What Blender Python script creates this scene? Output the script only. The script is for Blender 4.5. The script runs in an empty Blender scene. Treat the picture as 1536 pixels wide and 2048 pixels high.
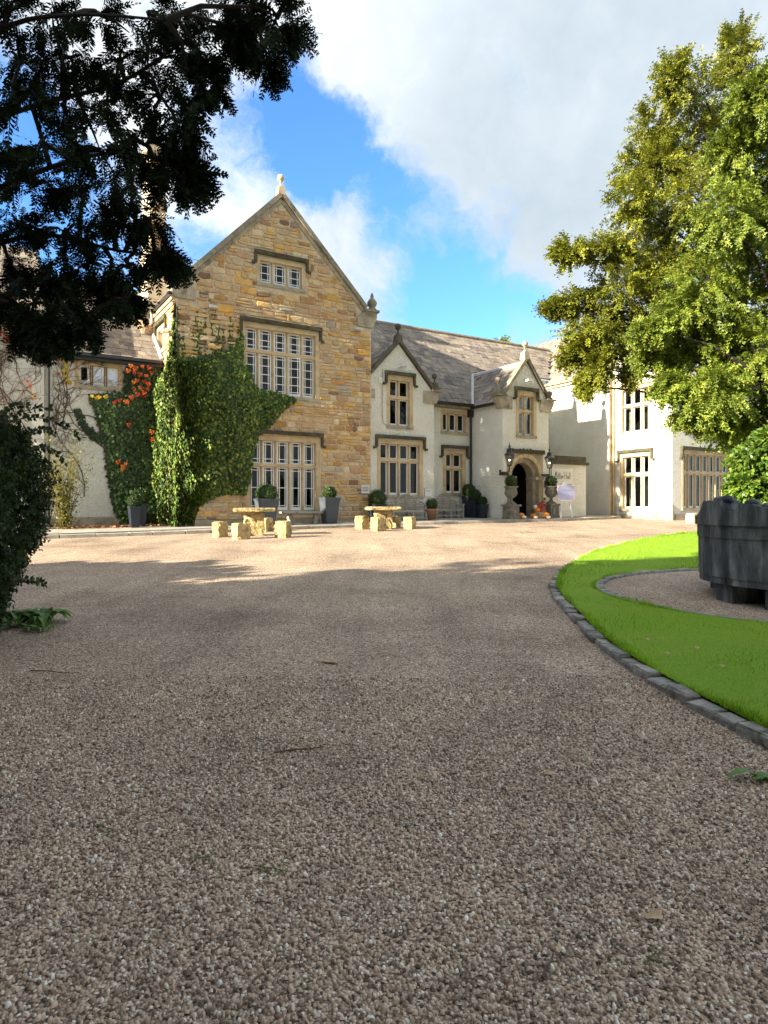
import bpy, bmesh, math, random
import numpy as np
from mathutils import Vector, Matrix
R = random.Random(7)
NR = np.random.default_rng(11)
rad = math.radians
sc = bpy.context.scene
COL = sc.collection

# ------------------------------------------------------------------ camera, sky, sun, exposure
FPX, CX, HY, EYE, SLOPE = 1370.0, 768.0, 1018.0, 1.55, 0.032
cd = bpy.data.cameras.new('camera')
cam = bpy.data.objects.new('camera', cd); COL.objects.link(cam)
cam.location = (0, 0, EYE); cam.rotation_euler = (rad(90), 0, 0)
cd.sensor_fit = 'HORIZONTAL'; cd.sensor_width = 36; cd.lens = 36*FPX/1536
cd.shift_y = -(1024-HY)/1536
cd.clip_start = 0.05; cd.clip_end = 3000
sc.camera = cam

AX = np.array([0.85433039, 0.5197303]); BX = np.array([-0.5197303, 0.85433039]); ORG = np.array([-0.5524144, 29.10798946])
SUN_EL = rad(21.7)
sd = AX*math.cos(rad(3.0)) + BX*math.sin(rad(3.0))       # horizontal travel of the sunlight, along the house front
ld = Vector((sd[0]*math.cos(SUN_EL), sd[1]*math.cos(SUN_EL), -math.sin(SUN_EL)))
sl = bpy.data.lights.new('sun', 'SUN'); sl.energy = 3.9; sl.angle = rad(0.5); sl.color = (1.0, 0.89, 0.71)
so = bpy.data.objects.new('sun', sl); COL.objects.link(so)
so.rotation_euler = ld.to_track_quat('-Z', 'Y').to_euler(); so.location = (-30, -20, 30)

sc.view_settings.view_transform = 'Standard'; sc.view_settings.look = 'None'
sc.view_settings.exposure = 2.35
sc.cycles.max_bounces = 6; sc.cycles.diffuse_bounces = 3; sc.cycles.glossy_bounces = 2; sc.cycles.transmission_bounces = 3; sc.cycles.transparent_max_bounces = 6; sc.view_settings.gamma = 1.0
sc.view_settings.use_curve_mapping = False

class NT:
    def __init__(s, tree): s.t = tree; s.n = tree.nodes; s.l = tree.links
    def new(s, typ, **kw):
        n = s.n.new(typ)
        for k, v in kw.items():
            if k[0] == 'i' and k[1:].isdigit(): s.put(n.inputs[int(k[1:])], v)
            else: setattr(n, k, v)
        return n
    def put(s, inp, v):
        if isinstance(v, bpy.types.NodeSocket): s.l.new(v, inp)
        elif isinstance(v, bpy.types.Node): s.l.new(v.outputs[0], inp)
        else:
            if inp.type == 'RGBA' and len(v) == 3: v = tuple(v)+(1,)
            inp.default_value = v
    def math(s, op, a, b=0.0, clamp=False):
        n = s.new('ShaderNodeMath', operation=op); n.use_clamp = clamp
        s.put(n.inputs[0], a); s.put(n.inputs[1], b); return n.outputs[0]
    def mix(s, f, a, b, mode='MIX'):
        n = s.new('ShaderNodeMix', data_type='RGBA', blend_type=mode)
        s.put(n.inputs[0], f); s.put(n.inputs[6], a); s.put(n.inputs[7], b); return n.outputs[2]
    def ramp(s, f, stops, interp='LINEAR'):
        n = s.new('ShaderNodeValToRGB'); n.color_ramp.interpolation = interp
        e = n.color_ramp.elements
        while len(e) < len(stops): e.new(0.5)
        for i, (p, c) in enumerate(stops):
            e[i].position = p; e[i].color = tuple(c)+(1,) if len(c) == 3 else c
        s.put(n.inputs[0], f); return n.outputs[0]
    def noise(s, vec, scale, detail=4, rough=0.55, dist=0.0):
        n = s.new('ShaderNodeTexNoise'); s.put(n.inputs['Vector'], vec)
        n.inputs['Scale'].default_value = scale; n.inputs['Detail'].default_value = detail
        n.inputs['Roughness'].default_value = rough; n.inputs['Distortion'].default_value = dist
        return n.outputs[0]
    def smooth(s, v, a, b):
        n = s.new('ShaderNodeMapRange', interpolation_type='SMOOTHSTEP'); s.put(n.inputs[0], v)
        n.inputs[1].default_value = a; n.inputs[2].default_value = b; return n.outputs[0]

def pdir(px, py):
    v = Vector(((px-CX)/FPX, 1.0, (HY-py)/FPX)); v.normalize(); return v

w = bpy.data.worlds.new('World'); sc.world = w; w.use_nodes = True
T = NT(w.node_tree); T.n.clear()
sky = T.new('ShaderNodeTexSky', sky_type='NISHITA'); sky.sun_disc = False
sky.sun_elevation = SUN_EL; sky.sun_rotation = math.atan2(-sd[0], -sd[1])
sky.air_density = 1.0; sky.dust_density = 0.3; sky.ozone_density = 3.0; sky.altitude = 100
tc = T.new('ShaderNodeTexCoord').outputs['Generated']
n1 = T.new('ShaderNodeTexNoise'); T.put(n1.inputs['Vector'], tc); n1.inputs['Scale'].default_value = 7; n1.inputs['Detail'].default_value = 7; n1.inputs['Roughness'].default_value = .6
off = T.new('ShaderNodeVectorMath', operation='MULTIPLY_ADD', i0=n1.outputs['Color'], i1=(.16, .16, .16), i2=(-.08, -.08, -.08))
wv = T.new('ShaderNodeVectorMath', operation='ADD', i0=tc, i1=off.outputs[0]).outputs[0]
# breaks of blue in the cloud, as directions in the sky
hole = None
for (px, py, r, k) in [(590, 190, .062, 1.1), (600, 270, .06, .9), (720, 260, .036, .8), (800, 400, .05, .7), (905, 560, .075, 1.0), (960, 645, .07, 1.0), (690, 330, .05, .6), (640, 370, .05, .6),
                       (1060, 660, .05, .7), (800, 600, .06, .75), (655, 300, .05, .35), (760, 335, .045, .35), (850, 480, .06, .5), (520, 320, .05, .3), (430, 250, .05, .35), (410, 490, .05, .5), (360, 520, .06, .7), (60, 380, .11, .8), (90, 240, .08, .6), (200, 560, .07, .7),
                       (-700, 300, .25, .8), (-1500, -500, .3, .8), (2300, 500, .25, .8), (2900, -400, .3, .8), (600, -1900, .25, .8)]:
    d = pdir(px, py)
    dist = T.new('ShaderNodeVectorMath', operation='DISTANCE', i0=wv, i1=tuple(d)).outputs['Value']
    g_ = T.math('MULTIPLY', T.smooth(dist, r*1.7, r*.1), k*.80)
    hole = g_ if hole is None else T.math('ADD', hole, g_)
fine = T.noise(wv, 5.5, 10, .66)
cover = T.math('SUBTRACT', T.math('ADD', T.math('MULTIPLY', T.math("SUBTRACT", fine, .5), 2.8), 1.0), hole)
cover = T.smooth(cover, -.05, 1.0)
shade = T.noise(wv, 2.3, 6, .55)
dgrey = T.new('ShaderNodeVectorMath', operation='DISTANCE', i0=tc, i1=tuple(pdir(1150, 330))).outputs['Value']
gz = T.smooth(dgrey, .42, .05)
shade = T.math('SUBTRACT', shade, T.math('MULTIPLY', gz, .16))
ccol = T.ramp(shade, [(.28, (1.6, 1.9, 2.15)), (.45, (2.2, 2.45, 2.65)), (.62, (3.1, 3.25, 3.35))])
skyc = T.mix(1.0, sky.outputs[0], (.52, .80, 1.06), 'MULTIPLY')
col = T.mix(cover, skyc, ccol)
bg = T.new('ShaderNodeBackground', i0=col, i1=0.075)
T.l.new(bg.outputs[0], T.new('ShaderNodeOutputWorld').inputs[0])

# ------------------------------------------------------------------ frames and coordinates
def W2(u, v): return ORG + u*AX + v*BX
def onv(px, v):
    k = (px-CX)/FPX; p = ORG+v*BX; return float((k*p[1]-p[0])/(AX[0]-k*AX[1]))
def onu(px, u):
    k = (px-CX)/FPX; p = ORG+u*AX; return float((k*p[1]-p[0])/(BX[0]-k*BX[1]))
def gz_(y): return SLOPE*min(max(y, -12.0), 42.0)
def gp(px, py):
    Y = EYE/((py-HY)/FPX+SLOPE); return Vector(((px-CX)/FPX*Y, Y, SLOPE*Y))
def at(px, py, D): return Vector(((px-CX)/FPX*D, D, EYE+(HY-py)/FPX*D))
def gat(x, y): return Vector((x, y, gz_(y)))

class Fr:
    """wall frame: s along the wall, d into the wall, z up"""
    def __init__(s, o, sx, dx): s.o = o; s.sx = sx; s.dx = dx; s.ang = math.atan2(sx[1], sx[0])
    def __call__(s, a, d, z):
        p = s.o+a*s.sx+d*s.dx; return Vector((p[0], p[1], z))
def FA(v): return Fr(ORG+v*BX, AX, BX)
def FB(u): return Fr(ORG+u*AX, -BX, AX)
def FX(x, y, ang):
    c, s_ = math.cos(ang), math.sin(ang); return Fr(np.array([x, y]), np.array([c, s_]), np.array([-s_, c]))

# ------------------------------------------------------------------ materials
MATS = {}
def newmat(name):
    m = bpy.data.materials.new(name); m.use_nodes = True
    t = NT(m.node_tree); t.n.clear()
    out = t.new('ShaderNodeOutputMaterial'); b = t.new('ShaderNodeBsdfPrincipled')
    t.l.new(b.outputs[0], out.inputs[0]); MATS[name] = m
    return m, t, b, out
def surf(name, stops, scale=3.0, rough=.85, bump=.3, bscale=30, rnd=None, rstops=None, rmix=.75, detail=6, spec=.3, metal=0, moss=None, bdist=.02, stretch=None):
    m, t, b, out = newmat(name)
    pos = t.new('ShaderNodeNewGeometry')
    vec = pos.outputs['Position']
    if stretch:
        mp = t.new('ShaderNodeMapping'); t.put(mp.inputs[0], vec); mp.inputs['Scale'].default_value = stretch; vec = mp.outputs[0]
    n = t.noise(vec, scale, detail, .6)
    c = t.ramp(n, stops)
    if rnd:
        rv = t.new('ShaderNodeObjectInfo').outputs['Random'] if rnd == 'object' else pos.outputs['Random Per Island']
        c = t.mix(rmix, c, t.ramp(rv, rstops, 'LINEAR'))
        c = t.mix(.35, c, t.ramp(n, [(.3, (.45, .45, .45)), (.7, (1.35, 1.35, 1.35))]), 'MULTIPLY')
    if moss:
        mc, lo, hi, ms = moss
        c = t.mix(t.smooth(t.noise(vec, ms, 5, .65), lo, hi), c, mc)
    t.put(b.inputs['Base Color'], c)
    b.inputs['Roughness'].default_value = rough; b.inputs['Specular IOR Level'].default_value = spec; b.inputs['Metallic'].default_value = metal
    if bump:
        bm = t.new('ShaderNodeBump'); bm.inputs['Strength'].default_value = bump; bm.inputs['Distance'].default_value = bdist
        t.put(bm.inputs['Height'], t.noise(vec, bscale, 5, .6)); t.put(b.inputs['Normal'], bm.outputs[0])
    return m
def leafmat(name, rstops, trans=.25, rough=.5, spec=.35, rnd='island'):
    m, t, b, out = newmat(name)
    g = t.new('ShaderNodeNewGeometry')
    rv = g.outputs['Random Per Island'] if rnd == 'island' else t.new('ShaderNodeObjectInfo').outputs['Random']
    c = t.ramp(rv, rstops)
    n = t.noise(g.outputs['Position'], .9, 3, .6)
    c = t.mix(.7, c, t.ramp(n, [(.35, (.6, .62, .6)), (.65, (1.4, 1.38, 1.3))]), 'MULTIPLY')
    t.put(b.inputs['Base Color'], c); b.inputs['Roughness'].default_value = rough; b.inputs['Specular IOR Level'].default_value = spec
    tr = t.new('ShaderNodeBsdfTranslucent'); t.put(tr.inputs[0], c)
    mx = t.new('ShaderNodeMixShader'); mx.inputs[0].default_value = trans
    t.l.new(b.outputs[0], mx.inputs[1]); t.l.new(tr.outputs[0], mx.inputs[2]); t.l.new(mx.outputs[0], out.inputs[0])
    return m

STONE_R = [(0, (.50, .31, .12)), (.1, (.62, .44, .22)), (.2, (.46, .32, .20)), (.32, (.70, .57, .37)), (.42, (.36, .20, .10)), (.52, (.70, .40, .09)), (.6, (.60, .44, .23)), (.7, (.50, .30, .17)), (.78, (.66, .52, .32)), (.86, (.58, .33, .08)), (.91, (.20, .105, .065)), (.95, (.42, .38, .32)), (1, (.62, .47, .26))]
surf('stone_piece', [(.3, (.34, .25, .15)), (.7, (.56, .45, .28))], 5, .9, .7, 14, 'object', STONE_R, .92, bdist=.04, moss=((.50, .42, .30), .58, .82, .6))
surf('stone_bulk', [(.3, (.34, .25, .15)), (.7, (.56, .45, .28))], 5, .9, .7, 14, 'island', STONE_R, .92, bdist=.04, moss=((.50, .42, .30), .58, .82, .6))
surf('mortar', [(.3, (.48, .39, .26)), (.7, (.66, .56, .41))], 4, .95, .5, 30)
surf('ashlar', [(.25, (.36, .27, .16)), (.5, (.54, .42, .25)), (.8, (.66, .53, .34))], 2.2, .85, .3, 20, moss=((.22, .19, .13), .6, .8, 2.5))
surf('ashlar_grey', [(.3, (.26, .23, .17)), (.7, (.46, .40, .29))], 3, .9, .5, 18, moss=((.12, .11, .075), .5, .72, 2.0))
surf('coping_dark', [(.3, (.06, .05, .038)), (.7, (.15, .125, .092))], 3, .9, .5, 18, moss=((.06, .07, .035), .5, .75, 2.4))
surf('coping', [(.3, (.17, .145, .105)), (.7, (.34, .29, .21))], 3, .9, .5, 18, moss=((.09, .10, .05), .5, .75, 2.4))
surf('hood', [(.3, (.035, .03, .022)), (.7, (.12, .10, .07))], 5, .9, .5, 18, moss=((.07, .095, .02), .52, .66, 4))
surf('hood_moss', [(.3, (.035, .03, .02)), (.7, (.10, .085, .055))], 5, .9, .6, 18, moss=((.055, .075, .015), .5, .64, 5))
surf('slate', [(.3, (.19, .165, .14)), (.7, (.32, .28, .24))], 4, .8, .5, 14, 'object', [(0, (.13, .108, .095)), (.25, (.25, .21, .178)), (.45, (.19, .163, .13)), (.65, (.33, .28, .21)), (.85, (.235, .187, .158)), (1, (.095, .083, .078))], .8, moss=((.40, .335, .21), .56, .72, 1.6))
surf('slate_bulk', [(.3, (.19, .165, .14)), (.7, (.32, .28, .24))], 4, .8, .5, 14, 'island', [(0, (.13, .108, .095)), (.25, (.25, .21, .178)), (.45, (.19, .163, .13)), (.65, (.33, .28, .21)), (.85, (.235, .187, .158)), (1, (.095, .083, .078))], .8, moss=((.40, .335, .21), .56, .72, 1.6))
surf('roof_under', [(.3, (.07, .06, .055)), (.7, (.11, .10, .09))], 4, .9, 0)
surf('lead', [(.3, (.50, .50, .50)), (.7, (.68, .67, .65))], 5, .6, .2, 10)
surf('dark_metal', [(.3, (.012, .013, .015)), (.7, (.022, .023, .026))], 8, .45, 0, spec=.5)
surf('white_paint', [(.3, (.74, .74, .72)), (.7, (.82, .82, .80))], 6, .45, 0, spec=.5)
surf('flood_grey', [(.3, (.5, .5, .48)), (.7, (.6, .6, .58))], 6, .5, 0)
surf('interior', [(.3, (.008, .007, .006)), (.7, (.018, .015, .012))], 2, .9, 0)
surf('curtain', [(.3, (.30, .28, .24)), (.7, (.5, .47, .4))], 5, .9, 0)
surf('gravel_bed', [(.3, (.10, .075, .055)), (.7, (.19, .15, .115))], 25, .95, .6, 60)
surf('planter_grey', [(.3, (.045, .055, .07)), (.7, (.075, .088, .105))], 3, .55, .1, 20, spec=.4)
surf('planter_blue', [(.3, (.010, .016, .026)), (.7, (.02, .028, .042))], 3, .45, .1, 20, spec=.4)
surf('terracotta', [(.3, (.25, .12, .065)), (.7, (.40, .22, .13))], 6, .9, .3, 20)
surf('teak', [(.3, (.27, .245, .20)), (.7, (.43, .395, .33))], 5, .85, .2, 30)
surf('table_stone', [(.25, (.22, .16, .07)), (.5, (.46, .34, .16)), (.75, (.62, .50, .28))], 9, .9, 1.0, 16, bdist=.06, moss=((.15, .15, .06), .5, .66, 3))
surf('bench_stone', [(.3, (.20, .19, .15)), (.7, (.40, .37, .30))], 5, .9, .5, 18)
surf('urn_stone', [(.3, (.10, .095, .075)), (.7, (.28, .265, .22))], 7, .9, .6, 20, moss=((.09, .10, .055), .55, .75, 4))
surf('kerb_stone', [(.3, (.17, .16, .135)), (.7, (.38, .36, .31))], 9, .9, .9, 22, 'object', [(0, (.17, .16, .14)), (.5, (.29, .275, .24)), (1, (.42, .395, .34))], .5, moss=((.075, .085, .035), .55, .72, 4), bdist=.03)
surf('paving', [(.3, (.26, .235, .195)), (.7, (.42, .385, .33))], 3, .9, .4, 18, moss=((.12, .12, .07), .56, .75, 2))
surf('bark', [(.3, (.014, .011, .009)), (.7, (.04, .03, .022))], 9, .95, .8, 14, stretch=(1, 1, .3))
surf('bark_pale', [(.3, (.24, .20, .14)), (.7, (.45, .39, .3))], 9, .9, .3, 14)
surf('stem', [(.3, (.07, .04, .025)), (.7, (.15, .09, .06))], 9, .9, 0)
surf('stem_olive', [(.3, (.10, .095, .03)), (.7, (.20, .18, .07))], 9, .9, 0)
surf('soil', [(.3, (.05, .035, .025)), (.7, (.10, .07, .05))], 8, .95, .6, 30)
surf('pumpkin', [(.3, (.62, .17, .02)), (.7, (.80, .30, .05))], 6, .5, 0)
surf('pumpkin_pale', [(.3, (.72, .62, .45)), (.7, (.80, .74, .6))], 6, .5, 0)
surf('wicker', [(.3, (.25, .18, .10)), (.7, (.45, .34, .2))], 30, .9, .4, 60)
surf('plaque', [(.3, (.72, .70, .66)), (.7, (.8, .79, .75))], 3, .5, 0)
surf('sign_panel', [(.3, (.60, .58, .50)), (.7, (.70, .68, .60))], 2, .6, 0)
surf('sign_ink', [(.3, (.05, .05, .05)), (.7, (.08, .08, .08))], 2, .6, 0)
surf('board_lilac', [(.3, (.40, .42, .66)), (.7, (.46, .48, .72))], 2, .5, 0)
surf('board_pink', [(.3, (.75, .45, .42)), (.7, (.80, .62, .58))], 30, .6, 0)
surf('board_ink', [(.3, (.30, .32, .55)), (.7, (.35, .38, .60))], 2, .6, 0)
surf('tub', [(.28, (.022, .026, .030)), (.44, (.06, .067, .074)), (.55, (.14, .148, .152)), (.70, (.34, .34, .33))], 2.6, .8, .8, 20, stretch=(1.6, 1.6, .45), moss=((.30, .30, .28), .72, .76, 26), bdist=.03)
surf('tub_moss', [(.3, (.035, .045, .022)), (.7, (.09, .10, .06))], 9, .9, .8, 20)
surf('ground_earth', [(.3, (.07, .07, .03)), (.7, (.11, .12, .05))], .6, .95, .4, 12)
surf('block_yellow', [(.3, (.55, .42, .22)), (.7, (.68, .54, .32))], 5, .9, .3, 20)
surf('dry_leaf', [(.3, (.32, .20, .10)), (.7, (.55, .42, .26))], 20, .8, .2, 40)
surf('door_wood', [(.3, (.012, .01, .008)), (.7, (.03, .025, .02))], 6, .6, .2, 20)

# cream roughcast render: lumpy, with green-grey weathering of its own
m, t, b, o_ = newmat('roughcast')
pos = t.new('ShaderNodeNewGeometry').outputs['Position']
c = t.ramp(t.noise(pos, 1.3, 5, .6), [(.3, (.80, .78, .66)), (.6, (.88, .87, .79)), (.8, (.90, .90, .84))])
c = t.mix(t.math('MULTIPLY', t.smooth(t.noise(pos, 22, 3, .7), .35, .7), .16), c, (.56, .53, .40))
mp = t.new('ShaderNodeMapping'); t.put(mp.inputs[0], pos); mp.inputs['Scale'].default_value = (2.2, 2.2, .3)
c = t.mix(t.math('MULTIPLY', t.smooth(t.noise(mp.outputs[0], 1.0, 6, .72), .60, .82), .5), c, (.44, .43, .29))
t.put(b.inputs['Base Color'], c); b.inputs['Roughness'].default_value = .9; b.inputs['Specular IOR Level'].default_value = .2
bm = t.new('ShaderNodeBump'); bm.inputs['Strength'].default_value = 1.0; bm.inputs['Distance'].default_value = .09
t.put(bm.inputs['Height'], t.math('ADD', t.noise(pos, 11, 4, .6), t.math('MULTIPLY', t.noise(pos, 34, 3, .6), .6)))
t.put(b.inputs['Normal'], bm.outputs[0])

# gravel: one cell for each stone, with patches of finer dark grit
m, t, b, o_ = newmat('gravel')
pos = t.new('ShaderNodeNewGeometry').outputs['Position']
vo = t.new('ShaderNodeTexVoronoi'); t.put(vo.inputs['Vector'], pos); vo.inputs['Scale'].default_value = 84
sep = t.new('ShaderNodeSeparateColor'); t.put(sep.inputs[0], vo.outputs['Color'])
GRAV = [(0, (0.056, 0.039, 0.026)), (0.13, (0.178, 0.121, 0.079)), (0.26, (0.399, 0.291, 0.198)), (0.38, (0.687, 0.519, 0.368)), (0.47, (0.277, 0.201, 0.144)), (0.58, (0.599, 0.461, 0.336)), (0.68, (0.421, 0.297, 0.209)), (0.76, (0.821, 0.678, 0.516)), (0.84, (0.222, 0.138, 0.094)), (0.92, (0.665, 0.497, 0.347)), (1, (0.883, 0.865, 0.764))]
c = t.ramp(sep.outputs[0], GRAV)
dark = t.smooth(vo.outputs['Distance'], .45, .8)
c = t.mix(t.math('MULTIPLY', dark, .8), c, (.10, .075, .055))
c = t.mix(.9, c, t.ramp(t.noise(pos, .55, 5, .65), [(.3, (.62, .60, .58)), (.5, (1, 1, 1)), (.72, (1.28, 1.26, 1.24))]), 'MULTIPLY')
c = t.mix(t.math('MULTIPLY', t.smooth(t.noise(pos, 2.6, 6, .7), .54, .74), .4), c, (.15, .105, .08))
mp = t.new('ShaderNodeMapping'); t.put(mp.inputs[0], pos); mp.inputs['Scale'].default_value = (1.5, .16, 1); mp.inputs['Rotation'].default_value = (0, 0, rad(8))
c = t.mix(.9, c, t.ramp(t.noise(mp.outputs[0], 1.0, 3, .5, .6), [(.32, (.86, .855, .85)), (.5, (1, 1, 1)), (.68, (1.12, 1.115, 1.11))]), 'MULTIPLY')
t.put(b.inputs['Base Color'], c); b.inputs['Roughness'].default_value = .9; b.inputs['Specular IOR Level'].default_value = .25
bm = t.new('ShaderNodeBump'); bm.inputs['Strength'].default_value = .8; bm.inputs['Distance'].default_value = .012
t.put(bm.inputs['Height'], t.math('SUBTRACT', 1.0, vo.outputs['Distance'])); t.put(b.inputs['Normal'], bm.outputs[0])
surf('pebble', [(.3, (.26, .20, .145)), (.7, (.46, .37, .28))], 2.2, .6, 0, 120, 'island', GRAV, .92, spec=.45, moss=((.13, .09, .06), .6, .85, 1.7))

# lawn turf
m, t, b, o_ = newmat('turf')
pos = t.new('ShaderNodeNewGeometry').outputs['Position']
c = t.ramp(t.noise(pos, 60, 5, .75), [(.3, (.10, .20, .010)), (.5, (.21, .38, .016)), (.7, (.32, .52, .03))])
c = t.mix(t.math('MULTIPLY', t.smooth(t.noise(pos, 1.6, 5, .6), .45, .75), .5), c, (.32, .40, .04))
t.put(b.inputs['Base Color'], c); b.inputs['Roughness'].default_value = .8; b.inputs['Specular IOR Level'].default_value = .2
bm = t.new('ShaderNodeBump'); bm.inputs['Strength'].default_value = 1; bm.inputs['Distance'].default_value = .03
t.put(bm.inputs['Height'], t.noise(pos, 90, 4, .7)); t.put(b.inputs['Normal'], bm.outputs[0])

# window glass: clear with a sky reflection
m, t, b, out = newmat('glass')
tr = t.new('ShaderNodeBsdfTransparent', i0=(.80, .84, .82)); gl = t.new('ShaderNodeBsdfGlossy'); gl.inputs['Roughness'].default_value = .02
bm = t.new('ShaderNodeBump'); bm.inputs['Strength'].default_value = .08; bm.inputs['Distance'].default_value = .05
t.put(bm.inputs['Height'], t.noise(t.new('ShaderNodeNewGeometry').outputs['Position'], 2.2, 2)); t.put(gl.inputs['Normal'], bm.outputs[0])
fr_ = t.new('ShaderNodeFresnel'); fr_.inputs[0].default_value = 1.45
mx = t.new('ShaderNodeMixShader'); t.put(mx.inputs[0], t.math('MULTIPLY', fr_.outputs[0], .6, True))
t.l.new(tr.outputs[0], mx.inputs[1]); t.l.new(gl.outputs[0], mx.inputs[2]); t.l.new(mx.outputs[0], out.inputs[0])
m, t, b, out = newmat('glass_sky')
tr = t.new('ShaderNodeBsdfTransparent', i0=(.7, .74, .74)); gl = t.new('ShaderNodeBsdfGlossy'); gl.inputs['Roughness'].default_value = .03
mx = t.new('ShaderNodeMixShader'); mx.inputs[0].default_value = .4
t.l.new(tr.outputs[0], mx.inputs[1]); t.l.new(gl.outputs[0], mx.inputs[2]); t.l.new(mx.outputs[0], out.inputs[0])
# lantern bulb
m, t, b, out = newmat('bulb'); em = t.new('ShaderNodeEmission', i0=(1, .8, .5), i1=3.0); t.l.new(em.outputs[0], out.inputs[0])

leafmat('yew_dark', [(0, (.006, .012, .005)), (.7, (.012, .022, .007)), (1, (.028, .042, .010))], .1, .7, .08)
leafmat('yew_gold', [(0, (.07, .10, .014)), (.4, (.15, .18, .02)), (.75, (.24, .25, .024)), (1, (.34, .31, .035))], .25)
leafmat('yew_green', [(0, (.06, .105, .016)), (.4, (.125, .185, .022)), (.75, (.20, .245, .028)), (1, (.30, .31, .036))], .25)
leafmat('laurel', [(0, (.05, .11, .015)), (.5, (.11, .19, .022)), (1, (.22, .30, .05))], .25, .35, .5)
leafmat('ivy', [(0, (.014, .036, .010)), (.45, (.036, .075, .015)), (.8, (.12, .175, .028)), (1, (.26, .29, .055))], .08, .5, .25)
leafmat('ivy_shade', [(0, (.014, .035, .010)), (.6, (.03, .062, .016)), (1, (.055, .09, .02))], .2, .45, .4)
leafmat('box_leaf', [(0, (.014, .036, .005)), (.6, (.03, .066, .008)), (1, (.06, .105, .015))], .15, .45)
leafmat('bush_leaf', [(0, (.012, .028, .006)), (.6, (.025, .05, .009)), (1, (.05, .085, .014))], .2, .5)
leafmat('olive_leaf', [(0, (.08, .085, .015)), (.6, (.16, .15, .03)), (1, (.26, .22, .06))], .3)
leafmat('weed_leaf', [(0, (.06, .14, .02)), (1, (.14, .25, .05))], .3, .4)
leafmat('red_leaf', [(0, (.36, .025, .015)), (.35, (.48, .07, .018)), (.6, (.52, .14, .02)), (.8, (.42, .05, .03)), (1, (.58, .22, .03))], .35, .5, .3, 'object')
leafmat('gold_leaf', [(0, (.45, .22, .02)), (.6, (.62, .40, .03)), (1, (.5, .45, .06))], .35, .5, .3, 'object')
leafmat('blade', [(0, (.12, .25, .010)), (.5, (.23, .42, .016)), (1, (.40, .54, .04))], .3, .6, .2)
leafmat('petal', [(0, (.35, .04, .06)), (.5, (.6, .12, .05)), (1, (.45, .10, .18))], .2)
leafmat('litter_brown', [(0, (.16, .09, .045)), (.5, (.30, .20, .10)), (.85, (.10, .06, .035)), (1, (.16, .20, .06))], .1)
leafmat('litter', [(0, (.28, .06, .03)), (.4, (.35, .12, .05)), (.7, (.30, .2, .09)), (1, (.15, .09, .05))], .1)

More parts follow.
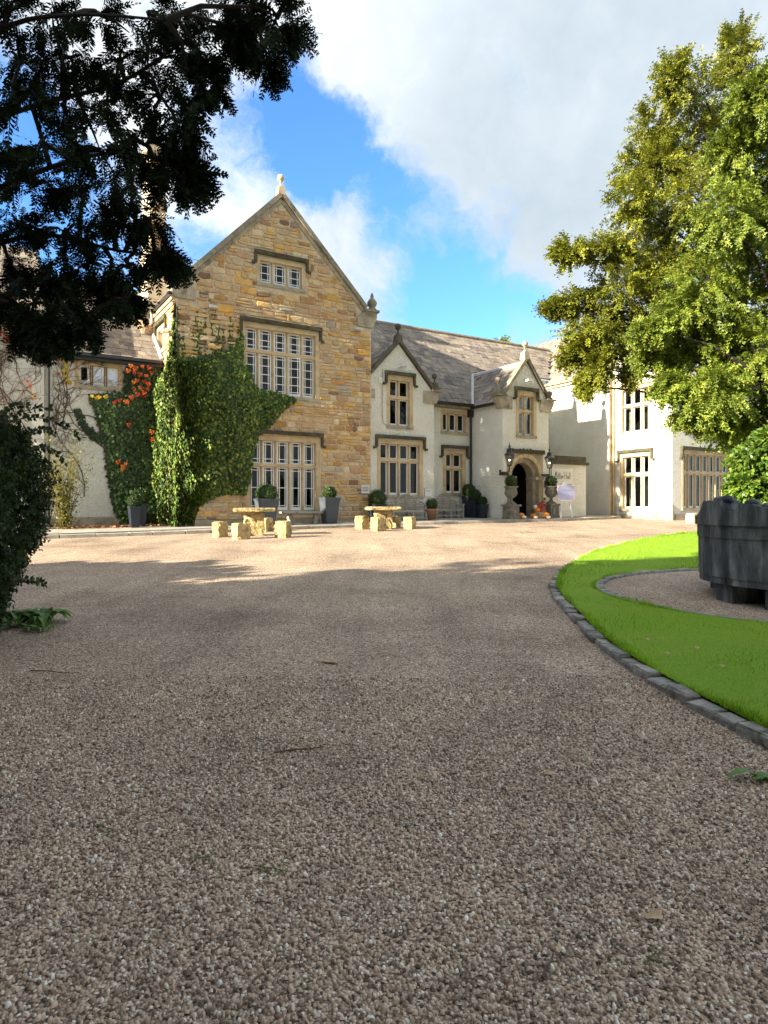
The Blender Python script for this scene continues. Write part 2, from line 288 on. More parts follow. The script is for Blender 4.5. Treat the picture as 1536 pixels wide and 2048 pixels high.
# ------------------------------------------------------------------ object helpers
ROOT = {}
def link(o, parent=None):
    COL.objects.link(o)
    if parent is not None:
        o.parent = parent; ROOT[o.name] = ROOT[parent.name]
    return o
def thing(name, label, cat, loc, group=None):
    o = bpy.data.objects.new(name, None); o.empty_display_size = .2; o.location = loc; COL.objects.link(o)
    ROOT[o.name] = Vector(loc); o['label'] = label; o['category'] = cat
    if group: o['group'] = group
    return o
def tag(o, label, cat, group=None):
    o['label'] = label; o['category'] = cat
    if group: o['group'] = group
    return o
class MB:
    def __init__(s): s.v = []; s.f = []
    def add(s, vs, fs):
        b = len(s.v); s.v += [Vector(x) for x in vs]; s.f += [tuple(b+i for i in f) for f in fs]; return s
    def box(s, fr, a0, a1, d0, d1, z0, z1, jit=0):
        vs = [fr(a, d, z) for z in (z0, z1) for a, d in ((a0, d0), (a1, d0), (a1, d1), (a0, d1))]
        if jit: vs = [x+Vector((R.uniform(-jit, jit), R.uniform(-jit, jit), R.uniform(-jit, jit))) for x in vs]
        return s.add(vs, [(0, 3, 2, 1), (4, 5, 6, 7), (0, 1, 5, 4), (1, 2, 6, 5), (2, 3, 7, 6), (3, 0, 4, 7)])
    def taper(s, fr, c, z0, z1, w0, w1, e0, e1):
        a, d = c
        vs = [fr(a+i*w, d+j*e, z) for z, w, e in ((z0, w0, e0), (z1, w1, e1)) for i, j in ((-1, -1), (1, -1), (1, 1), (-1, 1))]
        return s.add(vs, [(0, 3, 2, 1), (4, 5, 6, 7), (0, 1, 5, 4), (1, 2, 6, 5), (2, 3, 7, 6), (3, 0, 4, 7)])
    def prism(s, fr, outl, d0, d1):
        n = len(outl)
        vs = [fr(a, d0, z) for a, z in outl]+[fr(a, d1, z) for a, z in outl]
        fs = [tuple(range(n)), tuple(range(2*n-1, n-1, -1))]+[(i, i+n, (i+1) % n+n, (i+1) % n) for i in range(n)]
        return s.add(vs, fs)
    def hprism(s, fr, outl, z0, z1):        # outline in plan (a,d)
        n = len(outl)
        vs = [fr(a, d, z0) for a, d in outl]+[fr(a, d, z1) for a, d in outl]
        fs = [tuple(range(n-1, -1, -1)), tuple(range(n, 2*n))]+[(i, (i+1) % n, (i+1) % n+n, i+n) for i in range(n)]
        return s.add(vs, fs)
    def lathe(s, c, prof, n=16, sq=None):
        c = Vector(c); vs = []; fs = []
        for r, z in prof:
            for k in range(n):
                th = 2*math.pi*k/n; rr = r*(sq(th, z) if sq else 1)
                vs.append(c+Vector((rr*math.cos(th), rr*math.sin(th), z)))
        for i in range(len(prof)-1):
            for k in range(n):
                k2 = (k+1) % n; fs.append((i*n+k, i*n+k2, (i+1)*n+k2, (i+1)*n+k))
        fs.append(tuple(range(n-1, -1, -1))); m_ = (len(prof)-1)*n; fs.append(tuple(range(m_, m_+n)))
        return s.add(vs, fs)
    def tube(s, pts, rads, n=6):
        pts = [Vector(p) for p in pts]; vs = []; fs = []
        if not hasattr(rads, '__len__'): rads = [rads]*len(pts)
        for i, p in enumerate(pts):
            d = (pts[min(i+1, len(pts)-1)]-pts[max(i-1, 0)]).normalized()
            x = d.cross(Vector((.31, .17, .93))).normalized(); y = d.cross(x)
            for k in range(n):
                th = 2*math.pi*k/n; vs.append(p+(x*math.cos(th)+y*math.sin(th))*rads[i])
        for i in range(len(pts)-1):
            for k in range(n):
                k2 = (k+1) % n; fs.append((i*n+k, i*n+k2, (i+1)*n+k2, (i+1)*n+k))
        fs.append(tuple(range(n-1, -1, -1))); m_ = (len(pts)-1)*n; fs.append(tuple(range(m_, m_+n)))
        return s.add(vs, fs)
    def sphere(s, c, r, n=14, m_=9, sz=1.0):
        return s.lathe(c, [(max(.001, r*math.sin(math.pi*i/m_)), -r*sz*math.cos(math.pi*i/m_)) for i in range(m_+1)], n)
    def build(s, name, mat, parent=None, smooth=False, bevel=0):
        off = ROOT[parent.name] if parent is not None else None
        if off is None:
            zs = min(x.z for x in s.v); cx = sum(x.x for x in s.v)/len(s.v); cy = sum(x.y for x in s.v)/len(s.v); off = Vector((cx, cy, zs))
        me = bpy.data.meshes.new(name); me.from_pydata([tuple(x-off) for x in s.v], [], s.f)
        me.materials.append(MATS[mat]); me.update()
        if bevel:
            bm_ = bmesh.new(); bm_.from_mesh(me); bmesh.ops.bevel(bm_, geom=bm_.edges[:], offset=bevel, segments=1, affect='EDGES', clamp_overlap=True); bm_.to_mesh(me); bm_.free()
        if smooth: me.polygons.foreach_set('use_smooth', [True]*len(me.polygons))
        o = bpy.data.objects.new(name, me)
        if parent is None: o.location = off; COL.objects.link(o); ROOT[o.name] = off
        else: link(o, parent)
        return o
def npmesh(name, V, Fq, mat, parent=None, smooth=False, kind=None, loc=None):
    off = np.array(ROOT[parent.name]) if parent is not None else (np.array(loc) if loc is not None else np.zeros(3))
    V = (V-off).astype(np.float32); k = Fq.shape[1]
    me = bpy.data.meshes.new(name)
    me.vertices.add(len(V)); me.vertices.foreach_set('co', V.ravel())
    me.loops.add(Fq.size); me.loops.foreach_set('vertex_index', Fq.astype(np.int32).ravel())
    me.polygons.add(len(Fq)); me.polygons.foreach_set('loop_start', np.arange(0, Fq.size, k, dtype=np.int32))
    me.update(calc_edges=True)
    if smooth: me.polygons.foreach_set('use_smooth', np.ones(len(Fq), dtype=bool))
    me.materials.append(MATS[mat])
    o = bpy.data.objects.new(name, me)
    if parent is not None: link(o, parent)
    else: o.location = off; COL.objects.link(o); ROOT[o.name] = Vector(off)
    if kind: o['kind'] = kind
    return o
def unit(a): return a/np.maximum(np.linalg.norm(a, axis=-1, keepdims=True), 1e-9)
def scatter(P, Dr, S, tv, tf, up=None, roll=None):
    """copies of a small leaf template (x = length, z = normal) at P along Dr with sizes S"""
    N = len(P); Dr = unit(Dr)
    if up is None: up = NR.normal(size=(N, 3))
    y = unit(np.cross(up, Dr)); z = np.cross(Dr, y)
    V = P[:, None, :]+S[:, None, None]*(tv[None, :, 0:1]*Dr[:, None, :]+tv[None, :, 1:2]*y[:, None, :]+tv[None, :, 2:3]*z[:, None, :])
    Fq = tf[None]+(np.arange(N)*len(tv))[:, None, None]
    return V.reshape(-1, 3), Fq.reshape(-1, tf.shape[1])
def sprig(n, wid, ln, seed=0, curve=.15):
    """flat yew spray: narrow leaflets either side of a stem, as diamonds"""
    r = random.Random(seed); vs = []; fs = []
    for i in range(n):
        x = .05+.9*i/(n-1); l = ln*(1-.55*x)*r.uniform(.8, 1.15)
        for sgn in (-1, 1):
            a = rad(r.uniform(38, 66)); dx, dy = math.cos(a), sgn*math.sin(a); z0 = -curve*x*x; dz = r.uniform(-.35, .2)
            b_ = len(vs); nx, ny = -dy*wid, dx*wid
            vs += [(x, 0, z0), (x+dx*l*.5+nx, dy*l*.5+ny, z0+dz*l*.4), (x+dx*l, dy*l, z0+dz*l), (x+dx*l*.5-nx, dy*l*.5-ny, z0+dz*l*.5)]
            fs.append((b_, b_+1, b_+2, b_+3))
    b_ = len(vs); vs += [(0, -wid*.4, 0), (1.1, -wid*.3, -curve), (1.1, wid*.3, -curve), (0, wid*.4, 0)]; fs.append((b_, b_+1, b_+2, b_+3))
    return np.array(vs), np.array(fs)
LEAF = (np.array([(0, 0, 0), (.45, .38, .06), (1, 0, -.08), (.45, -.38, .06)]), np.array([(0, 1, 2, 3)]))
def leafball(c, r, mat, parent, n=700, ls=.05, name='foliage', sz=1.0):
    d = unit(NR.normal(size=(n, 3))); d2 = d*np.array([1, 1, sz])
    P = np.array(c)+d2*r*NR.uniform(.86, 1.03, (n, 1))
    dr = unit(d*.5+NR.normal(size=(n, 3))*.6)
    V, F_ = scatter(P, dr, NR.uniform(.7, 1.3, n)*ls, *LEAF, up=d+NR.normal(size=(n, 3))*.35)
    return npmesh(name, V, F_, mat, parent)

# ------------------------------------------------------------------ ground
gx = [-400, -120, -40, -15, 15, 40, 120, 400]; gy = [-60, -12, 0, 15, 30, 42, 60, 150, 600]
mb = MB(); mb.add([(x, y, gz_(y)-.03) for y in gy for x in gx], [(j*8+i, j*8+i+1, (j+1)*8+i+1, (j+1)*8+i) for j in range(len(gy)-1) for i in range(7)])
o = mb.build('ground', 'ground_earth'); o['kind'] = 'structure'
def ground_poly(name, pts, mat, dz, parent=None):
    mb = MB(); mb.add([Vector((p[0], p[1], gz_(p[1])+dz)) for p in pts], [tuple(range(len(pts)))])
    o = mb.build(name, mat, parent); o['kind'] = 'structure'; return o
def uv(u, v): p = W2(u, v); return (p[0], p[1])
ys = [-10, -4, 0, 4, 8, 12, 16, 20, 24, 28, 32, 36, 41]
mb = MB(); mb.add([(x, y, gz_(y)) for y in ys for x in (-26, -8, 8, 32)], [(j*4+i, j*4+i+1, j*4+i+5, j*4+i+4) for j in range(len(ys)-1) for i in range(3)])
o = mb.build('gravel_drive', 'gravel'); o['kind'] = 'structure'
drive = o

# loose stones of the drive near the viewer: real pebbles
def pebbles():
    N = 84000
    yy = np.sqrt(NR.uniform(1.75**2, 5.6**2, N)); keep = NR.uniform(size=N) < np.clip(1.25-(yy-1.75)/4.2, .16, 1); yy = yy[keep]
    xx = NR.uniform(-.62, .62, len(yy))*(yy+.25)
    ok = ~((xx > 2.15) & (yy > 4.2)); xx, yy = xx[ok], yy[ok]; N = len(xx)
    s = NR.uniform(.0034, .0080, N)*np.where(NR.uniform(size=N) < .07, 1.45, 1)
    k = 6; th = np.arange(k)*2*np.pi/k
    tv = np.array([(math.cos(a), math.sin(a), -.2) for a in th]+[(.66*math.cos(a+.3), .66*math.sin(a+.3), .72) for a in th])
    V = np.repeat(tv[None], N, 0); V *= NR.uniform(.78, 1.22, V.shape)
    sx = NR.uniform(.8, 1.4, N); V[:, :, 0] *= sx[:, None]; V[:, :, 2] *= NR.uniform(.8, 1.35, N)[:, None]; V[:, :, 2] += V[:, :, 0]*NR.uniform(-.35, .35, N)[:, None]+V[:, :, 1]*NR.uniform(-.35, .35, N)[:, None]
    a = NR.uniform(0, 6.28, N); ca, sa = np.cos(a)[:, None], np.sin(a)[:, None]
    X = V[:, :, 0]*ca-V[:, :, 1]*sa; Y = V[:, :, 0]*sa+V[:, :, 1]*ca
    V = np.stack([X, Y, V[:, :, 2]], -1)*s[:, None, None]
    V += np.stack([xx, yy, SLOPE*yy+s*.2+NR.uniform(0, .004, N)], -1)[:, None, :]
    fq = np.array([(i, (i+1) % k, k+(i+1) % k, k+i) for i in range(k)]+[(k, k+1, k+2, k+3), (k, k+3, k+4, k+5)])
    F_ = (fq[None]+(np.arange(N)*2*k)[:, None, None]).reshape(-1, 4)
    o = npmesh('gravel_stones', V.reshape(-1, 3), F_, 'pebble', None, True, 'stuff')
    o['label'] = 'loose rounded gravel stones covering the foreground of the drive'; o['category'] = 'gravel'
pebbles()

# needles and bits of twig fallen among the stones
N = 1500; yy = np.sqrt(NR.uniform(1.8**2, 9**2, N)); xx = NR.uniform(-.6, .6, N)*yy; k_ = xx < 2.0; xx, yy = xx[k_], yy[k_]; N = len(xx)
P = np.stack([xx, yy, SLOPE*yy+.010+NR.uniform(0, .006, N)], -1)
V, F_ = scatter(P, NR.normal(size=(N, 3))*np.array([1, 1, .08]), NR.uniform(.018, .06, N), np.array([(0, -.035, 0), (.5, -.05, .1), (1, .02, 0), (.5, .03, .1)]), np.array([(0, 1, 2, 3)]), up=np.array([0, 0, 1])+NR.normal(size=(N, 3))*.2)
o = npmesh('needle_litter', V, F_, 'litter_brown', None, False, 'stuff'); o['label'] = 'dry needles and twig bits scattered over the gravel'; o['category'] = 'litter'

# ------------------------------------------------------------------ house: walls, windows, roofs
def clip(poly, outl):
    n = len(outl)
    for i in range(n):
        (x0, y0), (x1, y1) = outl[i], outl[(i+1) % n]; res = []
        f = lambda p: (x1-x0)*(p[1]-y0)-(y1-y0)*(p[0]-x0)
        for j in range(len(poly)):
            p, q = poly[j], poly[(j+1) % len(poly)]; a, b_ = f(p), f(q)
            if a >= -1e-9: res.append(p)
            if (a > 1e-9 and b_ < -1e-9) or (a < -1e-9 and b_ > 1e-9):
                k = a/(a-b_); res.append((p[0]+k*(q[0]-p[0]), p[1]+k*(q[1]-p[1])))
        poly = res
        if len(poly) < 3: return []
    return poly
def wall(fr, outl, holes, mat, parent, name='wall', reveal=.3):
    """outl: convex, anticlockwise seen from outside (s right, z up)"""
    xs = sorted({p[0] for p in outl} | {h[i] for h in holes for i in (0, 1)}); zs = sorted({p[1] for p in outl} | {h[i] for h in holes for i in (2, 3)})
    mb = MB()
    for i in range(len(xs)-1):
        for j in range(len(zs)-1):
            cx, cz = (xs[i]+xs[i+1])/2, (zs[j]+zs[j+1])/2
            if any(h[0] < cx < h[1] and h[2] < cz < h[3] for h in holes): continue
            p = clip([(xs[i], zs[j]), (xs[i+1], zs[j]), (xs[i+1], zs[j+1]), (xs[i], zs[j+1])], outl)
            if p: mb.add([fr(a, 0, z) for a, z in p], [tuple(range(len(p)))])
    for h in holes:
        c4 = [(h[0], h[2]), (h[1], h[2]), (h[1], h[3]), (h[0], h[3])]
        for k in range(4):
            p, q = c4[k], c4[(k+1) % 4]; mb.add([fr(p[0], 0, p[1]), fr(q[0], 0, q[1]), fr(q[0], reveal, q[1]), fr(p[0], reveal, p[1])], [(0, 1, 2, 3)])
    return mb.build(name, mat, parent)

def window(house, fr, s0, s1, z0, z1, cols, transom=None, style='plain', hood=True, jw=.15, hoodmat='hood', sillh=.14, name='window', drop=.38, frame='ashlar', paned=.2, curtain=False, openc=(), mull='ashlar', hood_l=None):
    """stone mullioned window set in the wall: surround, mullions, transom, casements, panes, hood mould, room behind"""
    wd = MB().box(fr, s0, s0+jw, -.012, .3, z0+sillh, z1-jw).box(fr, s1-jw, s1, -.012, .3, z0+sillh, z1-jw).box(fr, s0, s1, -.012, .3, z1-jw, z1).build(name, frame, house)
    MB().box(fr, s0-.01, s1+.01, -.05, .3, z0, z0+sillh).build('sill', 'ashlar_grey', wd)
    i0, i1, y0, y1 = s0+jw, s1-jw, z0+sillh, z1-jw
    mw = .115; lw = ((i1-i0)-mw*(cols-1))/cols
    for k in range(1, cols):
        a = i0+k*lw+(k-1)*mw
        MB().hprism(fr, [(a, .2), (a+.03, .09), (a+mw-.03, .09), (a+mw, .2), (a+mw, .27), (a, .27)], y0, y1).build('mullion', mull, wd)
    rows = [(y0, y1)]
    if transom:
        MB().box(fr, i0, i1, .075, .268, transom-.06, transom+.06).build('transom', mull, wd); rows = [(y0, transom-.06), (transom+.06, y1)]
    for k in range(cols):
        a = i0+k*(lw+mw)
        for ri, (za, zb) in enumerate(rows):
            e = .004; A0, A1, Z0, Z1 = a+e, a+lw-e, za+e, zb-e
            f2 = fr; dd = paned
            if (k, ri) in openc:
                c_, s_ = math.cos(rad(16)), math.sin(rad(16)); pv = fr(A0, paned, 0)
                f2 = Fr(np.array([pv.x, pv.y]), c_*fr.sx-s_*fr.dx, c_*fr.dx+s_*fr.sx); A1 -= A0; A0 = 0; dd = 0
            c = MB(); fw = {'white': .075, 'plain': .042}.get(style, .05)
            c.box(f2, A0, A0+fw, dd-.02, dd+.03, Z0, Z1).box(f2, A1-fw, A1, dd-.02, dd+.03, Z0, Z1)
            c.box(f2, A0+fw, A1-fw, dd-.02, dd+.03, Z0, Z0+fw*(2.4 if ri == 0 else 1)).box(f2, A0+fw, A1-fw, dd-.02, dd+.03, Z1-fw, Z1)
            if style in ('border', 'border_mid'):
                bw = .03; q = (A1-A0)*.2
                for x in (A0+q, A1-q-bw): c.box(f2, x, x+bw, dd-.014, dd+.014, Z0+fw, Z1-fw)
                hz = [Z0+fw+.13, Z1-fw-.09]
                H = Z1-Z0
                if style == 'border' and cols > 3: hz += [Z0+H*.5] if H < 1.1 else [Z0+H*(.08+.84*i/4) for i in (1, 2, 3)]
                elif style == 'border': hz += [Z0+H*.5]
                elif H > 1.3: hz += [Z0+H*.52]
                for z in hz: c.box(f2, A0+fw, A1-fw, dd-.012, dd+.012, z-bw/2, z+bw/2)
            c.build('casement', 'white_paint' if style != 'dark' else 'dark_metal', wd)
            MB().box(f2, A0+.01, A1-.01, dd, dd+.006, Z0+.01, Z1-.01).build('pane', 'glass_sky' if style == 'white' else 'glass', wd)
            if curtain and (k+ri) % 2 == 0:
                cu = MB(); n = 8; x0 = A0+(.02 if k % 2 == 0 else lw*.55); vs = []
                for q in range(n+1):
                    x = x0+lw*.4*q/n; d = .48+.03*(q % 2); vs += [fr(x, d, Z0), fr(x, d, Z1)]
                cu.add(vs, [(2*q, 2*q+2, 2*q+3, 2*q+1) for q in range(n)]); cu.build('curtain', 'curtain', wd)
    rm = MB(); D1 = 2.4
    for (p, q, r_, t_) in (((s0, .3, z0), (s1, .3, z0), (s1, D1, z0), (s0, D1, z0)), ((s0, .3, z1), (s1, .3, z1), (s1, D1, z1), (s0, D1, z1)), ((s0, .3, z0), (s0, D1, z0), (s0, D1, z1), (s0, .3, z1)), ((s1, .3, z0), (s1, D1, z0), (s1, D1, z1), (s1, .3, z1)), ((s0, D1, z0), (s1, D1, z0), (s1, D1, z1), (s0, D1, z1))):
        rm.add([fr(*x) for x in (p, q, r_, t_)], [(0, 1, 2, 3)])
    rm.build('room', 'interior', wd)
    if hood:
        a0, a1 = (s0-.1 if hood_l is None else hood_l), s1+.1; zt = z1+.05
        h = MB().prism(fr, [(a0, zt), (a1, zt), (a1, zt+.15), (a0, zt+.15)], -.13, .02)
        for x in ((a0, a0+.1), (a1-.1, a1)):
            h.box(fr, x[0], x[1], -.11, .02, zt-drop, zt-.002)
        h.box(fr, a0-.1, a0+.02, -.125, .01, zt-drop-.07, zt-drop+.02).box(fr, a1-.02, a1+.1, -.125, .01, zt-drop-.07, zt-drop+.02)
        h.build('hood_mould', hoodmat, wd)
    return wd

# shared rough stone: pillow-faced, x along wall, y outwards negative, z up
def stone_mesh(seed, mat):
    r = random.Random(seed); o8 = [(-.5, -.5), (0, -.5), (.5, -.5), (.5, 0), (.5, .5), (0, .5), (-.5, .5), (-.5, 0)]
    vs = []; j = lambda k: r.uniform(-k, k)
    oj = [((x+j(.05))*(1 if abs(x) < .4 or abs(z) < .4 else .95), (z+j(.12))*(1 if abs(x) < .4 or abs(z) < .4 else .88)) for x, z in o8]
    vs += [(x, .02, z) for x, z in oj]+[(x*.985, -.55+j(.15), z*.96) for x, z in oj]+[(x*.88+j(.02), -.9+j(.12), z*.74+j(.04)) for x, z in oj]+[(j(.15), -1+j(.1), j(.15))]
    fs = []
    for L in (0, 8):
        for i in range(8): fs.append((L+i, L+(i+1) % 8, L+8+(i+1) % 8, L+8+i))
    fs += [(16+i, 16+(i+1) % 8, 24) for i in range(8)]
    me = bpy.data.meshes.new('stone'); me.from_pydata(vs, [], fs); me.materials.append(MATS[mat]); me.update(); return me, np.array(vs), fs
STONES = [stone_mesh(i, 'stone_piece') for i in range(13)]
def coursed(fr, wallobj, outl, holes, skip=None, hmin=.10, hmax=.30, wmin=.2, wmax=.72, limit=300, gap=.022, name='stone', proud=.045):
    zs0 = min(p[1] for p in outl); zs1 = max(p[1] for p in outl); x0 = min(p[0] for p in outl); x1 = max(p[0] for p in outl)
    cand = []; z = zs0; rr = random.Random(int(abs(x0*97+zs1*31))+5)
    inside = lambda x, y: len(clip([(x-.01, y-.01), (x+.01, y-.01), (x+.01, y+.01), (x-.01, y+.01)], outl)) >= 4
    while z < zs1-.06:
        h = rr.uniform(hmin, hmax); s = x0-rr.uniform(0, .3)
        while s < x1:
            w_ = rr.uniform(wmin, wmax)*(1.0 if h > .17 else .85)
            if rr.random() < .2: w_ *= .55
            a0, a1 = max(s, x0+.01), min(s+w_, x1-.01); sub = [(z, h)]
            if h > .22 and rr.random() < .35: k = rr.uniform(.4, .6); sub = [(z, h*k), (z+h*k, h*(1-k))]
            for (zb, hh) in sub:
                b0, b1 = a0, a1
                for hl in holes:
                    if hl[2]-.02 < zb+hh*.75 and hl[3]+.02 > zb+hh*.25 and b1 > hl[0] and b0 < hl[1]:
                        if b0 < hl[0] and hl[0]-b0 > .1: b1 = hl[0]
                        elif b1 > hl[1] and b1-hl[1] > .1: b0 = hl[1]
                        else: b0 = b1
                if b1-b0 < .09: continue
                cx, cz = (b0+b1)/2, zb+hh/2
                for _ in range(3):
                    if not (inside(b0+.03, zb+hh*.9)): b0 += .1
                    if not (inside(b1-.03, zb+hh*.9)): b1 -= .1
                if b1-b0 < .09 or not inside((b0+b1)/2, zb+hh*.9): continue
                if skip and skip((b0+b1)/2, cz): continue
                cand.append(((b0+b1)/2, cz, b1-b0-gap, hh-gap))
            s += w_
        z += h
    cam2 = np.array([0, 0, EYE])
    def showsize(c):
        p = fr(c[0], 0, c[1]); return c[2]*c[3]/max(1, (p-cam.location).length_squared)
    cand.sort(key=showsize, reverse=True)
    off = ROOT[wallobj.name]
    V = []; F_ = []; nb = 0
    for i, (a, z, w_, h) in enumerate(cand):
        me, tv, tf = STONES[i % 13]; dp = rr.uniform(.45, 1.0)*proud+.008
        if i < limit:
            o = bpy.data.objects.new(name, me); o.location = fr(a, 0, z)-off
            o.rotation_euler = (0, rad(rr.uniform(-2.6, 2.6)), fr.ang); o.scale = (w_*rr.uniform(.95, 1.03), dp, h*rr.uniform(.85, 1.12)); link(o, wallobj)
        else:
            P = np.array([fr(a+x*w_, y*dp, z+zz*h) for x, y, zz in tv]); V.append(P); F_ += [tuple(nb+q for q in f) for f in tf]; nb += len(tv)
    if V:
        V = np.concatenate(V)-np.array(off); me = bpy.data.meshes.new('small_stones'); me.from_pydata(V.tolist(), [], F_); me.materials.append(MATS['stone_bulk'])
        o = bpy.data.objects.new('small_stones', me); o['kind'] = 'stuff'; link(o, wallobj)

# slates: thin tilted plates in overlapping rows
def slate_mesh(seed):
    r = random.Random(seed); j = lambda k: r.uniform(-k, k)
    vs = [(-.5, 0+j(.04), .55), (.5, 0+j(.04), .55), (.5, 1.25, .15), (-.5, 1.25, .15)]
    vs = vs+[(x, y, z+1.0) for x, y, z in vs]
    fs = [(0, 3, 2, 1), (4, 5, 6, 7), (0, 1, 5, 4), (1, 2, 6, 5), (2, 3, 7, 6), (3, 0, 4, 7)]
    me = bpy.data.meshes.new('slate'); me.from_pydata(vs, [], fs); me.materials.append(MATS['slate']); me.update(); return me, vs, fs
SLATES = [slate_mesh(i) for i in range(6)]
def roof(house, p0, p1, up, length, keep=None, row=.27, wmin=.26, wmax=.56, limit=300, name='roof', thick=.02, seed=1, under=True):
    """p0->p1 along the eave (left to right seen from outside), up: unit vector up the slope"""
    p0, p1, up = Vector(p0), Vector(p1), Vector(up).normalized(); ex = (p1-p0); L = ex.length; ex.normalize(); nz = ex.cross(up).normalized()
    mb = MB(); n_s = 24; n_t = 10
    for i in range(n_s):
        for j in range(n_t):
            a, b_ = L*(i+.5)/n_s, length*(j+.5)/n_t
            if keep and not keep(a, b_): continue
            q = [p0+ex*(L*x/n_s)+up*(length*y/n_t)-nz*.02 for x, y in ((i, j), (i+1, j), (i+1, j+1), (i, j+1))]; mb.add(q, [(0, 1, 2, 3)])
    rf = mb.build(name, 'roof_under', house)
    rr = random.Random(seed); cand = []; t_ = 0; rw = row*1.15
    M = Matrix((ex, up, nz)).transposed()
    while t_ < length:
        s = -rr.uniform(0, .4)
        while s < L:
            w_ = rr.uniform(wmin, wmax); a0, a1 = max(s, 0), min(s+w_, L)
            if a1-a0 > .08 and (not keep or keep((a0+a1)/2, t_+rw*.5)): cand.append(((a0+a1)/2, t_, a1-a0-.012, min(rw, length-t_+.02)))
            s += w_
        t_ += rw; rw = max(row*.62, rw*.985)
    cand.sort(key=lambda c: ((p0+ex*c[0]+up*c[1])-cam.location).length)
    off = ROOT[rf.name]; V = []; F_ = []; nb = 0
    for i, (a, tt, w_, h) in enumerate(cand):
        me, tv, tf = SLATES[i % 6]; th = thick*rr.uniform(.8, 1.5)
        mat4 = Matrix.Translation(p0+ex*a+up*(tt-.01)-off) @ (M @ Matrix.Rotation(rad(rr.uniform(-1, 1)), 3, 'Z')).to_4x4() @ Matrix.Diagonal((w_, h, th, 1))
        if i < limit:
            o = bpy.data.objects.new('slate', me); link(o, rf); o.matrix_local = mat4
        else:
            V += [mat4 @ Vector(x) for x in tv]; F_ += [tuple(nb+q for q in f) for f in tf]; nb += 8
    if V:
        me = bpy.data.meshes.new('upper_slates'); me.from_pydata([tuple(x) for x in V], [], F_); me.materials.append(MATS['slate_bulk'])
        o = bpy.data.objects.new('upper_slates', me); o['kind'] = 'stuff'; link(o, rf)
    return rf
def finial(house, p, s=1.0, mat='coping', stem=True, name='ball_finial'):
    p = Vector(p); mb = MB(); f = FX(p.x, p.y, FA(0).ang)
    mb.taper(f, (0, 0), p.z, p.z+.42*s, .20*s, .15*s, .20*s, .15*s)
    o = mb.build(name, mat, house)
    mb = MB(); mb.lathe(p, [(.13*s, .42*s), (.13*s, .46*s), (.05*s, .52*s), (.045*s, .66*s), (.09*s, .70*s), (.05*s, .74*s)], 12); mb.build('neck', mat, o, True)
    mb = MB(); mb.sphere(p+Vector((0, 0, .86*s)), .17*s); mb.build('ball', mat, o, True)
    return o
def floodlight(house, fr, s, z, name='floodlight'):
    o = MB().box(fr, s-.03, s+.03, -.16, 0, z+.02, z+.07).build(name, 'dark_metal', house)
    MB().prism(fr, [(s-.17, z-.02), (s+.17, z-.02), (s+.14, z+.08), (s-.14, z+.08)], -.34, -.14).build('lamp_head', 'flood_grey', o)
def rake(house, fr, s0, z0, s1, z1, th, d0, d1, mat='coping', name='coping'):
    """sloping coping slab along a gable edge"""
    L = math.hypot(s1-s0, z1-z0); nx, nz = -(z1-z0)/L*th, (s1-s0)/L*th
    if nz < 0: nx, nz = -nx, -nz
    return MB().prism(fr, [(s0, z0), (s1, z1), (s1+nx, z1+nz), (s0+nx, z0+nz)], d0, d1).build(name, mat, house)

# ---- sandstone gabled house
A0 = FA(0)
def base(u, v): p = W2(u, v); return Vector((p[0], p[1], gz_(p[1])))
def wz(u, v, z): p = W2(u, v); return Vector((p[0], p[1], z))
def up_dir(h2, k): return Vector((h2[0], h2[1], k)).normalized()
SH = thing('sandstone_house', 'tall golden sandstone house block with steep gable, ball finial and ivy on its left half', 'house', base(-4.09, 0))
hs = [(-5.70, -2.45, 5.88, 8.70), (-5.12, -3.05, 10.2, 11.36), (-5.56, -2.38, 1.36, 4.42)]
gab = [(-8.18, .6), (0, .6), (0, 9.62), (-4.09, 13.78), (-8.18, 9.62)]
w1 = wall(A0, gab, hs, 'mortar', SH, 'front_wall')
def ivy_skip(s, z): return s < -5.6 and z < 6.6 and s > -8.0 and z > 2.2
gab_in = [(-8.15, 1.15), (-.02, 1.15), (-.02, 9.55), (-4.09, 13.62), (-8.15, 9.55)]
kn = [(-8.2, -7.45, 9.2, 9.9), (-.72, .05, 9.2, 9.9)]
coursed(A0, w1, gab_in, [(h[0]-.02, h[1]+.02, h[2]-.02, h[3]+.02) for h in hs]+kn, ivy_skip)
MB().box(A0, -8.3, .06, -.10, .02, .5, 1.14).build('plinth', 'ashlar_grey', SH)
B0 = FB(-8.18)
sh = (-2.9, -1.35, 7.62, 8.72)
w2 = wall(B0, [(-9, .6), (0, .6), (0, 9.6), (-9, 9.6)], [sh], 'mortar', SH, 'side_wall')
coursed(B0, w2, [(-3.1, 6.0), (-.02, 6.0), (-.02, 9.35), (-3.1, 9.35)], [sh], None)
MB().add([wz(0, 0, .6), wz(0, 9, .6), wz(0, 9, 9.6), wz(0, 0, 9.6)], [(0, 1, 2, 3)]).add([wz(0, 9, .6), wz(-8.18, 9, .6), wz(-8.18, 9, 9.6), wz(-4.09, 9, 13.7), wz(0, 9, 9.6)], [(0, 1, 2, 3, 4)]).build('rear_wall', 'mortar', SH)
window(SH, A0, *hs[0], 5, 7.67, 'border', openc=((3, 0),), name='mullioned_window')
window(SH, A0, *hs[1], 3, None, 'border', name='attic_window', drop=.34)
window(SH, A0, *hs[2], 5, 3.27, 'border_mid', name='french_window', jw=.2, curtain=False)
window(SH, B0, *sh, 3, None, 'border', name='side_window', drop=.3)
upL = up_dir(AX, 1.015)
roof(SH, wz(-8.42, 9, 9.42), wz(-8.42, .22, 9.42), upL, 6.05, row=.26, limit=300, seed=3)
